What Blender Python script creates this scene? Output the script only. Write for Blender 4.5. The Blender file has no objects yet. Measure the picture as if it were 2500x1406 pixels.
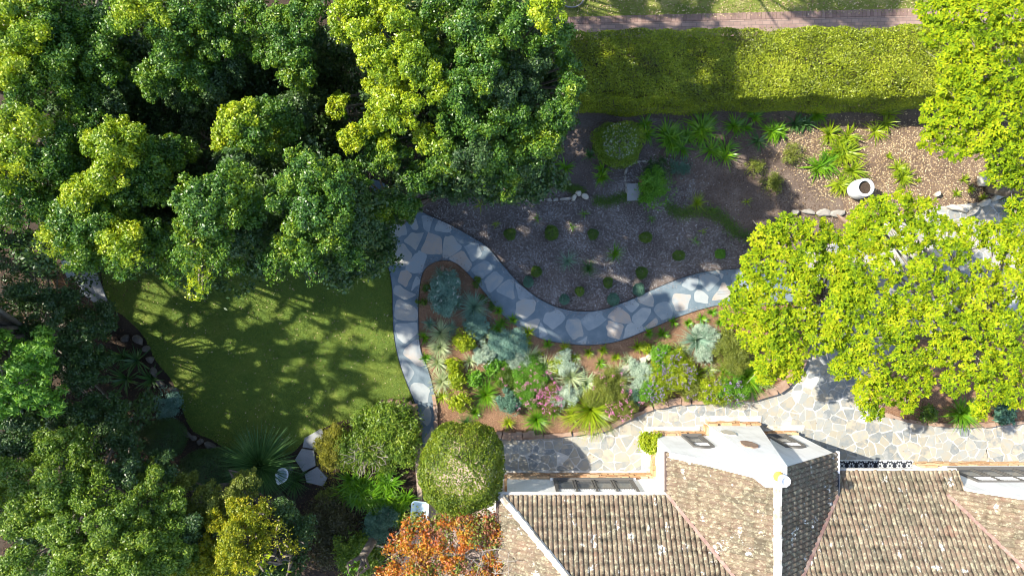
import bpy, math
import numpy as np
sc = bpy.context.scene
COL = sc.collection
R = math.radians
rng = np.random.default_rng(11)

# ------------------------------------------------------------------ camera, sky, sun, exposure
H = 22.0          # drone height, metres
F = 1650.0        # focal length in pixels of the 2500 px wide photograph
cam = bpy.data.cameras.new('camera')
cam.sensor_width = 36.0
cam.lens = 36.0*F/2500.0
cam.clip_end = 2000
co = bpy.data.objects.new('camera', cam); COL.objects.link(co)
co.location = (0, 0, H); co.rotation_euler = (0, 0, 0)
sc.camera = co
SUN_EL, K = R(44), 1.0/math.tan(R(44))
SDX, SDY = 0.95, -0.312            # where shadows fall on the ground
W = bpy.data.worlds.new('World'); sc.world = W; W.use_nodes = True
nt = W.node_tree; bg = nt.nodes['Background']
sky = nt.nodes.new('ShaderNodeTexSky'); sky.sky_type = 'NISHITA'; sky.sun_disc = False
sky.sun_elevation = SUN_EL
sky.sun_rotation = math.atan2(-SDX, -SDY)
nt.links.new(sky.outputs[0], bg.inputs[0]); bg.inputs[1].default_value = 0.15
sl = bpy.data.lights.new('sun', 'SUN'); sl.energy = 4.6; sl.angle = R(0.7); sl.color = (1.0, 0.93, 0.80)
so = bpy.data.objects.new('sun', sl); COL.objects.link(so)
from mathutils import Vector
so.rotation_euler = Vector((SDX, SDY, -math.tan(SUN_EL)*math.hypot(SDX, SDY))).to_track_quat('-Z', 'Y').to_euler()
so.location = (-20, 6, 20)
sc.view_settings.view_transform = 'Standard'; sc.view_settings.look = 'None'
sc.render.filter_size = 1.0
try: sc.cycles.filter_width = 1.0
except Exception: pass
sc.view_settings.exposure = 1.2; sc.view_settings.gamma = 1.0
sc.view_settings.use_curve_mapping = False

def P(px, py, z=0.0):
    return np.array([(px-1250)/F*(H-z), -(py-703)/F*(H-z), z])
def PX(pts, z=0.0):
    return np.array([P(a, b, z) for a, b in pts])

# ------------------------------------------------------------------ materials
MATS = {}
def _ramp(nt, cols, interp='LINEAR'):
    r = nt.nodes.new('ShaderNodeValToRGB'); cr = r.color_ramp; cr.interpolation = interp
    while len(cr.elements) < len(cols): cr.elements.new(0.5)
    for i, c in enumerate(cols):
        if len(c) == 4: p, c = c[0], c[1:]
        else: p = i/max(1, len(cols)-1)
        cr.elements[i].position = p; cr.elements[i].color = (*c, 1)
    return r
def _math(nt, op, a, b=None, clamp=False):
    n = nt.nodes.new('ShaderNodeMath'); n.operation = op; n.use_clamp = clamp
    for i, v in enumerate((a, b)):
        if v is None: continue
        if isinstance(v, (int, float)): n.inputs[i].default_value = v
        else: nt.links.new(v, n.inputs[i])
    return n.outputs[0]
def _noise(nt, scale, detail=4, rough=0.6, vec=None, dist=0.0):
    n = nt.nodes.new('ShaderNodeTexNoise'); n.inputs['Scale'].default_value = scale
    n.inputs['Detail'].default_value = detail; n.inputs['Roughness'].default_value = rough
    n.inputs['Distortion'].default_value = dist
    if vec is None:
        g = nt.nodes.new('ShaderNodeNewGeometry'); vec = g.outputs['Position']
    nt.links.new(vec, n.inputs['Vector'])
    return n.outputs['Fac']
def _stretch(nt, f, lo, hi):
    m = nt.nodes.new('ShaderNodeMapRange'); m.inputs[1].default_value = lo; m.inputs[2].default_value = hi
    nt.links.new(f, m.inputs[0]); return m.outputs[0]
def _mix(nt, f, a, b):
    m = nt.nodes.new('ShaderNodeMix'); m.data_type = 'RGBA'
    if isinstance(f, (int, float)): m.inputs[0].default_value = f
    else: nt.links.new(f, m.inputs[0])
    for k, v in ((6, a), (7, b)):
        if isinstance(v, tuple): m.inputs[k].default_value = (*v, 1)
        else: nt.links.new(v, m.inputs[k])
    return m.outputs[2]
def _new(name, rough):
    m = bpy.data.materials.new(name); m.use_nodes = True; MATS[name] = m
    b = m.node_tree.nodes['Principled BSDF']; b.inputs['Roughness'].default_value = rough
    return m, m.node_tree, b
def leafmat(name, cols, trans=0.35, rough=0.45, clump=2.2, tint=(1.0, 1.15, 0.35), spec=0.5, w=0.55):
    """per-leaf colour from each leaf's own island, blended with a drift from clump to clump"""
    m, nt, b = _new(name, rough)
    g = nt.nodes.new('ShaderNodeNewGeometry')
    isl = g.outputs['Random Per Island']
    n = _stretch(nt, _noise(nt, clump, 3), 0.3, 0.7)
    f = _math(nt, 'ADD', _math(nt, 'MULTIPLY', isl, w), _math(nt, 'MULTIPLY', n, 1-w))
    r = _ramp(nt, cols); nt.links.new(f, r.inputs[0])
    nt.links.new(r.outputs[0], b.inputs['Base Color'])
    b.inputs['Specular IOR Level'].default_value = spec
    t = nt.nodes.new('ShaderNodeBsdfTranslucent')
    mm = nt.nodes.new('ShaderNodeMix'); mm.data_type = 'RGBA'; mm.blend_type = 'MULTIPLY'; mm.inputs[0].default_value = 1
    nt.links.new(r.outputs[0], mm.inputs[6]); mm.inputs[7].default_value = (*tint, 1)
    nt.links.new(mm.outputs[2], t.inputs[0])
    ms = nt.nodes.new('ShaderNodeMixShader'); ms.inputs[0].default_value = trans
    nt.links.new(b.outputs[0], ms.inputs[1]); nt.links.new(t.outputs[0], ms.inputs[2])
    nt.links.new(ms.outputs[0], nt.nodes['Material Output'].inputs[0])
    return m
def mat(name, cols, scale=3.0, rough=0.8, island=0.0, bump=0.0, bscale=None, detail=6, metal=0.0, lo=0.3, hi=0.7, spec=0.3, fine=0.0, fscale=60):
    m, nt, b = _new(name, rough)
    if isinstance(cols, tuple): cols = [cols, cols]
    n = _stretch(nt, _noise(nt, scale, detail), lo, hi)
    if fine:
        n = _math(nt, 'ADD', _math(nt, 'MULTIPLY', n, 1-fine), _math(nt, 'MULTIPLY', _stretch(nt, _noise(nt, fscale, 3), .3, .7), fine))
    if island:
        g = nt.nodes.new('ShaderNodeNewGeometry')
        n = _math(nt, 'ADD', _math(nt, 'MULTIPLY', g.outputs['Random Per Island'], island), _math(nt, 'MULTIPLY', n, 1-island))
    r = _ramp(nt, cols); nt.links.new(n, r.inputs[0])
    nt.links.new(r.outputs[0], b.inputs['Base Color'])
    b.inputs['Metallic'].default_value = metal; b.inputs['Specular IOR Level'].default_value = spec
    if bump:
        bn = nt.nodes.new('ShaderNodeBump'); bn.inputs['Strength'].default_value = bump; bn.inputs['Distance'].default_value = 0.02
        nt.links.new(_noise(nt, bscale or scale*8, 5), bn.inputs['Height']); nt.links.new(bn.outputs[0], b.inputs['Normal'])
    return m

# foliage
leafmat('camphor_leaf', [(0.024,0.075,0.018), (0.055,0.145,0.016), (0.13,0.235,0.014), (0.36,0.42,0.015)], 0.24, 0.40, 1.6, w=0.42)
leafmat('camphor_sunlit', [(0.07,0.155,0.012), (0.19,0.30,0.012), (0.36,0.43,0.012), (0.58,0.55,0.014)], 0.28, 0.40, 1.8, w=0.42)  # yellower copy of the camphor leaf, for lobes seen in sun
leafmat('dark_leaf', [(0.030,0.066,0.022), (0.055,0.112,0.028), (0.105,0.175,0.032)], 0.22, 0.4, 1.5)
leafmat('mid_leaf', [(0.035,0.085,0.014), (0.09,0.17,0.018), (0.20,0.29,0.022)], 0.3, 0.42, 1.5)
leafmat('light_leaf', [(0.055,0.12,0.02), (0.15,0.25,0.022), (0.34,0.40,0.04)], 0.35, 0.42, 1.3)
leafmat('fern_leaf', [(0.05,0.09,0.010), (0.12,0.21,0.006), (0.25,0.35,0.006), (0.38,0.41,0.008), (0.46,0.44,0.03)], 0.32, 0.7, 1.3, w=0.55, spec=.15, tint=(1.0,1.15,.12))
leafmat('fern_dim', [(0.08,0.22,0.03), (0.18,0.36,0.04), (0.28,0.46,0.05)], 0.4, 0.5, 1.3)
leafmat('hedge_leaf', [(0.07,0.08,0.025), (0.17,0.22,0.015), (0.32,0.38,0.014), (0.52,0.52,0.06)], 0.3, 0.42, 1.0, w=0.55)
leafmat('ball_leaf', [(0.04,0.075,0.008), (0.11,0.18,0.010), (0.20,0.26,0.014), (0.33,0.35,0.04)], 0.3, 0.45, 1.2, w=0.6)
leafmat('yellow_leaf', [(0.07,0.13,0.012), (0.22,0.27,0.014), (0.44,0.42,0.016), (0.55,0.38,0.02)], 0.35, 0.45, 1.4)
leafmat('orange_leaf', [(0.24,0.055,0.018), (0.46,0.12,0.02), (0.54,0.22,0.025), (0.50,0.36,0.035), (0.50,0.16,0.08)], 0.35, 0.45, 1.8, tint=(1.1,0.9,0.4))
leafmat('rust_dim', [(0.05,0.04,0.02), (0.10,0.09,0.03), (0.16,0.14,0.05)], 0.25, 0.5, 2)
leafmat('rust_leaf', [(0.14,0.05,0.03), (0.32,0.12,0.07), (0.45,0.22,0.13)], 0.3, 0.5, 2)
leafmat('round_leaf', [(0.07,0.14,0.012), (0.17,0.27,0.016), (0.32,0.40,0.03)], 0.3, 0.42, 1.3)
leafmat('lime_leaf', [(0.14,0.24,0.010), (0.30,0.38,0.010), (0.50,0.52,0.02)], 0.35, 0.45, 2)
leafmat('bright_leaf', [(0.07,0.20,0.015), (0.13,0.32,0.02), (0.24,0.42,0.03)], 0.35, 0.45, 2)
leafmat('silver_leaf', [(0.20,0.30,0.21), (0.40,0.50,0.38), (0.66,0.72,0.58)], 0.25, 0.6, 2.5, tint=(.9,1,.7))
leafmat('bluegreen_leaf', [(0.08,0.19,0.15), (0.18,0.33,0.26), (0.36,0.50,0.40)], 0.25, 0.6, 2.5, tint=(.8,1,.8))
leafmat('teal_leaf', [(0.04,0.11,0.07), (0.09,0.20,0.13), (0.18,0.32,0.22)], 0.2, 0.55, 2.5, tint=(.8,1,.8))
leafmat('olive_leaf', [(0.09,0.13,0.02), (0.19,0.23,0.03), (0.32,0.33,0.05)], 0.3, 0.5, 2)
leafmat('gold_conifer', [(0.07,0.09,0.01), (0.20,0.20,0.01), (0.40,0.35,0.012)], 0.2, 0.6, 2.0)
leafmat('strap_green', [(0.05,0.16,0.010), (0.13,0.30,0.012), (0.30,0.46,0.02)], 0.3, 0.35, 1.5)
leafmat('strap_lime', [(0.13,0.22,0.01), (0.26,0.36,0.012), (0.42,0.46,0.03)], 0.3, 0.38, 1.5)
leafmat('strap_pale', [(0.18,0.28,0.12), (0.42,0.48,0.26), (0.62,0.62,0.42)], 0.3, 0.45, 2)
leafmat('strap_blue', [(0.10,0.20,0.15), (0.20,0.33,0.25), (0.36,0.46,0.33)], 0.3, 0.45, 2)
leafmat('strap_dark', [(0.03,0.08,0.02), (0.06,0.15,0.035), (0.12,0.22,0.05)], 0.2, 0.35, 2)
leafmat('spiky_blade', [(0.04,0.10,0.03), (0.09,0.20,0.06), (0.20,0.34,0.10)], 0.2, 0.35, 2)
leafmat('agave_leaf', [(0.20,0.30,0.17), (0.40,0.48,0.28), (0.60,0.62,0.42)], 0.1, 0.4, 3)
leafmat('pink_petal', [(0.45,0.10,0.28), (0.65,0.22,0.42), (0.75,0.40,0.52)], 0.4, 0.6, 3, tint=(1,.6,.9))
leafmat('mauve_petal', [(0.22,0.14,0.38), (0.38,0.25,0.52), (0.50,0.38,0.60)], 0.4, 0.6, 3, tint=(.9,.8,1))
leafmat('white_petal', [(0.55,0.58,0.50), (0.7,0.72,0.66)], 0.3, 0.6, 3, tint=(1,1,.9))
leafmat('grass_blade', [(0.07,0.13,0.020), (0.17,0.25,0.030), (0.40,0.42,0.08)], 0.3, 0.6, 0.8)
mat('bark', [(0.09,0.075,0.06), (0.22,0.19,0.155)], 6, 0.9, bump=0.6)
mat('twig', [(0.20,0.17,0.14), (0.38,0.34,0.29)], 9, 0.9)
mat('stem_green', (0.08,0.14,0.03), 4, 0.6)
# ground
mat('soil', [(0.022,0.016,0.012), (0.048,0.034,0.024), (0.085,0.060,0.043)], 1.3, 0.95, bump=0.8, bscale=30, fine=0.5, fscale=22)
mat('mulch_red', [(0.11,0.060,0.036), (0.23,0.13,0.078), (0.36,0.23,0.14)], 1.6, 0.95, bump=0.9, bscale=45, fine=0.65, fscale=30)
mat('mulch_dark', [(0.070,0.054,0.046), (0.145,0.115,0.10), (0.25,0.205,0.18)], 1.0, 0.95, bump=0.9, bscale=40, fine=0.55, fscale=28)
mat('dry_leaf', [(0.12,0.075,0.04), (0.32,0.22,0.12), (0.52,0.40,0.24), (0.68,0.57,0.38)], 2.0, 0.8, island=0.8)
mat('dark_litter', [(0.03,0.02,0.014), (0.09,0.055,0.032), (0.20,0.12,0.07)], 2.0, 0.9, island=0.8)
mat('bark_chip', [(0.05,0.042,0.04), (0.14,0.118,0.105), (0.30,0.275,0.26), (0.68,0.65,0.63)], 1.0, 0.8, island=0.65)
mat('red_chip', [(0.14,0.065,0.035), (0.28,0.16,0.09), (0.50,0.34,0.21)], 2.0, 0.85, island=0.8)
mat('lawn', [(0.070,0.125,0.026), (0.120,0.185,0.032), (0.23,0.25,0.05)], 0.9, 0.95, bump=0.7, bscale=60, fine=0.35, fscale=40)
mat('verge', [(0.10,0.15,0.02), (0.20,0.22,0.05), (0.40,0.34,0.17)], 1.3, 0.95, bump=0.7, bscale=60, fine=0.4, fscale=30)
mat('mortar_grey', [(0.100,0.142,0.172), (0.140,0.185,0.215), (0.21,0.25,0.275)], 2.4, 0.75, bump=0.25, bscale=18, fine=0.3)
mat('path_stone', [(0.18,0.225,0.25), (0.28,0.315,0.33), (0.34,0.36,0.355), (0.22,0.265,0.29), (0.35,0.335,0.30), (0.30,0.34,0.355), (0.40,0.33,0.27), (0.25,0.29,0.315)], 2.5, 0.6, island=0.8, bump=0.3, bscale=14)
mat('grout_pale', [(0.34,0.335,0.31), (0.60,0.59,0.555)], 1.5, 0.85, bump=0.15, bscale=20)
mat('patio_stone', [(0.15,0.17,0.18), (0.24,0.255,0.255), (0.34,0.31,0.245), (0.29,0.305,0.30), (0.40,0.355,0.275), (0.19,0.21,0.22), (0.36,0.36,0.345)], 3.5, 0.7, island=0.72, bump=0.3, bscale=14)
mat('steel_edge', (0.03,0.03,0.035), 5, 0.5)
mat('concrete', [(0.22,0.23,0.24), (0.33,0.34,0.34)], 3, 0.85, bump=0.3, bscale=30, fine=0.3)
mat('pink_concrete', [(0.34,0.25,0.20), (0.46,0.36,0.29)], 1.5, 0.9, bump=0.2)
mat('sandstone', [(0.15,0.085,0.06), (0.29,0.19,0.135), (0.42,0.33,0.25)], 4, 0.85, island=0.6, bump=0.5, bscale=16)
mat('grey_rock', [(0.15,0.14,0.125), (0.29,0.27,0.24), (0.44,0.41,0.36)], 4, 0.9, island=0.5, bump=0.6, bscale=14)
mat('dark_rock', [(0.055,0.05,0.045), (0.12,0.105,0.09), (0.20,0.18,0.155)], 4, 0.9, island=0.5, bump=0.6, bscale=14)
mat('pale_rock', [(0.42,0.38,0.31), (0.62,0.57,0.48)], 4, 0.9, island=0.5, bump=0.5, bscale=14)
# house
mat('white_render', [(0.66,0.66,0.64), (0.80,0.80,0.785), (0.84,0.84,0.83)], 1.2, 0.85, bump=0.1, bscale=30)
mat('plinth_stone', [(0.24,0.12,0.06), (0.42,0.25,0.13), (0.55,0.40,0.25), (0.33,0.17,0.10)], 5, 0.85, island=0.75, bump=0.6, bscale=14)
mat('cream_cap', [(0.30,0.26,0.20), (0.50,0.46,0.38), (0.74,0.71,0.65)], 3, 0.8, bump=0.3, lo=.35, hi=.55)
mat('pink_flashing', [(0.17,0.095,0.085), (0.25,0.16,0.13), (0.34,0.27,0.22)], 5, 0.6)
mat('gutter_brown', (0.10,0.07,0.06), 3, 0.5)
mat('gutter_cream', [(0.45,0.42,0.38), (0.6,0.57,0.52)], 3, 0.5)
mat('gutter_black', (0.03,0.035,0.045), 3, 0.35)
mat('frame_grey', (0.115,0.11,0.105), 3, 0.5)
mat('white_paint', (0.78,0.79,0.80), 3, 0.4)
mat('glass', (0.10,0.11,0.115), 3, 0.12, spec=0.8)
mat('terracotta', [(0.42,0.16,0.10), (0.55,0.25,0.16)], 5, 0.8)
mat('pot_orange', [(0.62,0.34,0.05), (0.70,0.45,0.10)], 5, 0.8)
mat('black_tile', (0.025,0.028,0.04), 5, 0.3)
mat('white_glaze', (0.62,0.64,0.66), 5, 0.4)
mat('white_pot', [(0.60,0.64,0.68), (0.80,0.82,0.83)], 2.5, 0.45)
mat('timber', [(0.16,0.085,0.045), (0.28,0.17,0.09)], 6, 0.8)
mat('steel_sheet', [(0.28,0.38,0.40), (0.38,0.48,0.50)], 4, 0.45)
mat('galv_tube', (0.24,0.235,0.23), 4, 0.45, metal=0.4)
mat('barrow_paint', [(0.38,0.50,0.58), (0.55,0.66,0.72)], 5, 0.4)
mat('black_rubber', (0.02,0.02,0.02), 5, 0.6)

def streak(name):
    m = MATS[name]; nt = m.node_tree; b = nt.nodes['Principled BSDF']
    g = nt.nodes.new('ShaderNodeNewGeometry'); mp = nt.nodes.new('ShaderNodeMapping'); mp.inputs['Scale'].default_value = (5, 5, .5); nt.links.new(g.outputs['Position'], mp.inputs['Vector'])
    f = _math(nt, 'MULTIPLY', _stretch(nt, _noise(nt, 1.0, 6, .7, vec=mp.outputs[0]), .50, .75), .45)
    old = b.inputs['Base Color'].links[0].from_socket
    nt.links.new(_mix(nt, f, old, (0.46, 0.45, 0.41)), b.inputs['Base Color'])
streak('white_render')
def roofmat():
    m, nt, b = _new('roof_tile', 0.85)
    uv = nt.nodes.new('ShaderNodeUVMap')
    sx = nt.nodes.new('ShaderNodeSeparateXYZ'); nt.links.new(uv.outputs[0], sx.inputs[0])
    fu = _math(nt, 'FLOOR', _math(nt, 'DIVIDE', sx.outputs[0], 0.136))
    fv = _math(nt, 'FLOOR', _math(nt, 'DIVIDE', sx.outputs[1], 0.31))
    cb = nt.nodes.new('ShaderNodeCombineXYZ'); nt.links.new(fu, cb.inputs[0]); nt.links.new(fv, cb.inputs[1])
    wn = nt.nodes.new('ShaderNodeTexWhiteNoise'); wn.noise_dimensions = '3D'; nt.links.new(cb.outputs[0], wn.inputs['Vector'])
    big = _stretch(nt, _noise(nt, 0.8, 3), 0.35, 0.65)
    f = _math(nt, 'ADD', _math(nt, 'MULTIPLY', wn.outputs['Value'], 0.55), _math(nt, 'MULTIPLY', big, 0.45))
    base = _ramp(nt, [(0.095,0.078,0.055), (0.15,0.125,0.088), (0.175,0.125,0.09), (0.20,0.16,0.11), (0.215,0.125,0.09)]); nt.links.new(f, base.inputs[0])
    lich = _stretch(nt, _noise(nt, 9, 8, 0.75), 0.50, 0.62)
    c1 = _mix(nt, _math(nt, 'MULTIPLY', lich, 0.75), base.outputs[0], (0.42,0.39,0.27))
    dark = _stretch(nt, _noise(nt, 22, 6, 0.7), 0.54, 0.66)
    c2 = _mix(nt, _math(nt, 'MULTIPLY', dark, 0.6), c1, (0.085,0.07,0.05))
    wh = _math(nt, 'MULTIPLY', _stretch(nt, _noise(nt, 2.6, 4, 0.6), 0.62, 0.67), _stretch(nt, _noise(nt, 14, 4, 0.7), 0.46, 0.56))
    c3 = _mix(nt, _math(nt, 'MINIMUM', wh, 1.0), c2, (0.78,0.77,0.72))
    nt.links.new(c3, b.inputs['Base Color']); b.inputs['Specular IOR Level'].default_value = 0.2
    bn = nt.nodes.new('ShaderNodeBump'); bn.inputs['Strength'].default_value = 0.4; bn.inputs['Distance'].default_value = 0.01
    nt.links.new(_noise(nt, 40, 5), bn.inputs['Height']); nt.links.new(bn.outputs[0], b.inputs['Normal'])
roofmat()
def brickmat():
    m, nt, b = _new('brick_paving', 0.8)
    uv = nt.nodes.new('ShaderNodeUVMap')
    br = nt.nodes.new('ShaderNodeTexBrick'); nt.links.new(uv.outputs[0], br.inputs['Vector'])
    br.inputs['Scale'].default_value = 1.0; br.inputs['Brick Width'].default_value = 0.24; br.inputs['Row Height'].default_value = 0.12
    br.inputs['Mortar Size'].default_value = 0.008; br.inputs['Color1'].default_value = (0.20,0.125,0.105,1)
    br.inputs['Color2'].default_value = (0.29,0.195,0.165,1); br.inputs['Mortar'].default_value = (0.12,0.09,0.08,1)
    n = _stretch(nt, _noise(nt, 5, 6), .3, .7)
    c = _mix(nt, _math(nt, 'MULTIPLY', n, .35), br.outputs['Color'], (0.34,0.27,0.22))
    nt.links.new(c, b.inputs['Base Color'])
brickmat()

# ------------------------------------------------------------------ object helpers
def tag(o, label, cat, group=None, kind=None):
    if label: o['label'] = label
    if cat: o['category'] = cat
    if group: o['group'] = group
    if kind: o['kind'] = kind
    return o
def thing(name, label, cat, loc, group=None):
    o = bpy.data.objects.new(name, None); COL.objects.link(o)
    o.location = tuple(map(float, loc)); o.empty_display_size = 0.2
    return tag(o, label, cat, group)
def wloc(o):
    v = np.array(o.location, float)
    while o.parent is not None:
        o = o.parent; v = v + np.array(o.location, float)
    return v
def mesh_obj(name, V, Fc, m, parent=None, loc=None, smooth=False, uv=None):
    """V in world coordinates; Fc: (n,4) array of quads or list of tuples"""
    V = np.asarray(V, float).reshape(-1, 3)
    org = wloc(parent) if parent is not None else (np.array(loc, float) if loc is not None else np.zeros(3))
    V = V - org
    me = bpy.data.meshes.new(name)
    if isinstance(Fc, np.ndarray):
        k = Fc.shape[1]; n = Fc.shape[0]
        me.vertices.add(len(V)); me.vertices.foreach_set('co', V.astype(np.float32).ravel())
        me.loops.add(n*k); me.loops.foreach_set('vertex_index', Fc.astype(np.int32).ravel())
        me.polygons.add(n); me.polygons.foreach_set('loop_start', np.arange(0, n*k, k, dtype=np.int32))
        me.update(calc_edges=True)
    else:
        me.from_pydata(V.tolist(), [], [tuple(map(int, f)) for f in Fc]); me.update()
    if uv is not None:
        l = me.uv_layers.new(name='UVMap')
        idx = np.zeros(len(me.loops), np.int32); me.loops.foreach_get('vertex_index', idx)
        l.data.foreach_set('uv', np.asarray(uv, np.float32)[idx].ravel())
    if smooth: me.polygons.foreach_set('use_smooth', np.ones(len(me.polygons), bool))
    me.materials.append(MATS[m])
    o = bpy.data.objects.new(name, me); COL.objects.link(o)
    if parent is not None: o.parent = parent
    elif loc is not None: o.location = tuple(map(float, loc))
    return o
class MB:
    def __init__(s): s.V = []; s.F = []
    def add(s, V, Fc):
        b = len(s.V); s.V += [tuple(map(float, v)) for v in V]; s.F += [tuple(b+i for i in f) for f in Fc]; return s
    def box(s, x0, x1, y0, y1, z0, z1):
        V = [(x, y, z) for z in (z0, z1) for x, y in ((x0,y0),(x1,y0),(x1,y1),(x0,y1))]
        return s.add(V, [(3,2,1,0),(4,5,6,7),(0,1,5,4),(1,2,6,5),(2,3,7,6),(3,0,4,7)])
    def obox(s, c, sx, sy, sz, rot=0.0, jit=0.0):
        V = []
        for z in (-.5, .5):
            for x, y in ((-.5,-.5),(.5,-.5),(.5,.5),(-.5,.5)):
                X, Y = x*sx, y*sy
                V.append((c[0]+X*math.cos(rot)-Y*math.sin(rot)+rng.normal()*jit, c[1]+X*math.sin(rot)+Y*math.cos(rot)+rng.normal()*jit, c[2]+z*sz+rng.normal()*jit*.4))
        return s.add(V, [(3,2,1,0),(4,5,6,7),(0,1,5,4),(1,2,6,5),(2,3,7,6),(3,0,4,7)])
    def prism(s, pts, z0, z1):                    # plan polygon (x, y)
        n = len(pts); V = [(p[0], p[1], z0) for p in pts]+[(p[0], p[1], z1) for p in pts]
        return s.add(V, [tuple(range(n-1, -1, -1)), tuple(range(n, 2*n))]+[(i, (i+1) % n, n+(i+1) % n, n+i) for i in range(n)])
    def prism_y(s, pts, y0, y1):                  # elevation polygon (x, z), y0 the far side
        n = len(pts); V = [(p[0], y0, p[1]) for p in pts]+[(p[0], y1, p[1]) for p in pts]
        return s.add(V, [tuple(range(n)), tuple(range(2*n-1, n-1, -1))]+[((i+1) % n, i, n+i, n+(i+1) % n) for i in range(n)])
    def tube(s, pts, rad, n=6, cap=True):
        pts = [np.array(p, float) for p in pts]
        if not hasattr(rad, '__len__'): rad = [rad]*len(pts)
        base = len(s.V); up = np.array([0.3, 0.2, 0.93])
        for i, p in enumerate(pts):
            d = pts[min(i+1, len(pts)-1)]-pts[max(i-1, 0)]; d = d/(np.linalg.norm(d)+1e-9)
            a = np.cross(d, up)
            if np.linalg.norm(a) < .15: a = np.cross(d, (1, 0, 0))
            a /= np.linalg.norm(a); b = np.cross(d, a)
            for k in range(n):
                t = 2*math.pi*k/n; s.V.append(tuple(p+(a*math.cos(t)+b*math.sin(t))*rad[i]))
        for i in range(len(pts)-1):
            for k in range(n):
                q = base+i*n; s.F.append((q+k, q+(k+1) % n, q+n+(k+1) % n, q+n+k))
        if cap: s.F.append(tuple(base+k for k in range(n))[::-1]); s.F.append(tuple(base+(len(pts)-1)*n+k for k in range(n)))
        return s
    def lathe(s, c, prof, n=28, sx=1, sy=1, rot=0):
        base = len(s.V)
        for r, z in prof:
            for k in range(n):
                t = 2*math.pi*k/n; X, Y = r*sx*math.cos(t), r*sy*math.sin(t)
                s.V.append((c[0]+X*math.cos(rot)-Y*math.sin(rot), c[1]+X*math.sin(rot)+Y*math.cos(rot), c[2]+z))
        for i in range(len(prof)-1):
            for k in range(n):
                q = base+i*n; s.F.append((q+k, q+(k+1) % n, q+n+(k+1) % n, q+n+k))
        return s
    def rock(s, c, sx, sy, sz, rot=0, n=9, jit=.16):
        base = len(s.V); rings = [(.72, -.5), (1, -.1), (.93, .25), (.62, .46)]
        jj = 1+rng.normal(size=n)*jit
        for r, z in rings:
            for k in range(n):
                t = 2*math.pi*k/n; q = r*jj[k]*(1+rng.normal()*.05); X, Y = q*sx*.5*math.cos(t), q*sy*.5*math.sin(t)
                s.V.append((c[0]+X*math.cos(rot)-Y*math.sin(rot), c[1]+X*math.sin(rot)+Y*math.cos(rot), c[2]+z*sz+rng.normal()*sz*.03))
        for i in range(3):
            for k in range(n):
                q = base+i*n; s.F.append((q+k, q+(k+1) % n, q+n+(k+1) % n, q+n+k))
        s.F.append(tuple(base+3*n+k for k in range(n)))
        return s
    def build(s, name, m, parent=None, loc=None, smooth=False):
        return mesh_obj(name, s.V, s.F, m, parent, loc, smooth)

def smooth_line(pts, n=8, closed=False):
    p = np.array(pts, float); out = []
    N = len(p)
    for i in range(N if closed else N-1):
        p0, p1, p2, p3 = (p[(i-1) % N], p[i], p[(i+1) % N], p[(i+2) % N]) if closed else (p[max(i-1,0)], p[i], p[i+1], p[min(i+2,N-1)])
        for t in np.linspace(0, 1, n, endpoint=False):
            out.append(.5*((2*p1)+(-p0+p2)*t+(2*p0-5*p1+4*p2-p3)*t*t+(-p0+3*p1-3*p2+p3)*t**3))
    if not closed: out.append(p[-1])
    return np.array(out)
def inside(pt, poly):
    x, y = pt[..., 0], pt[..., 1]; res = np.zeros(x.shape, bool); n = len(poly)
    for i in range(n):
        x1, y1 = poly[i][:2]; x2, y2 = poly[(i+1) % n][:2]
        c = ((y1 > y) != (y2 > y)) & (x < (x2-x1)*(y-y1)/((y2-y1) if y2 != y1 else 1e-9)+x1)
        res ^= c
    return res
from mathutils.geometry import tessellate_polygon
def sheet(name, poly, z, m, kind='structure', thick=0.0, parent=None, uv=None):
    """a ground sheet from a plan polygon (world x, y)"""
    pts = [(float(p[0]), float(p[1])) for p in poly]; n = len(pts)
    tris = tessellate_polygon([[Vector((a, b, 0)) for a, b in pts]])
    V = [(a, b, z) for a, b in pts]; Fc = []
    for t in tris:
        a, b, c = (V[i] for i in t)
        Fc.append(tuple(t) if (b[0]-a[0])*(c[1]-a[1])-(b[1]-a[1])*(c[0]-a[0]) > 0 else tuple(t)[::-1])
    if thick:
        V += [(a, b, z-thick) for a, b in pts]; Fc += [(i, (i+1) % n, n+(i+1) % n, n+i) for i in range(n)]
    o = mesh_obj(name, V, Fc, m, parent, uv=uv)
    if kind and parent is None: o['kind'] = kind
    return o

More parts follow.
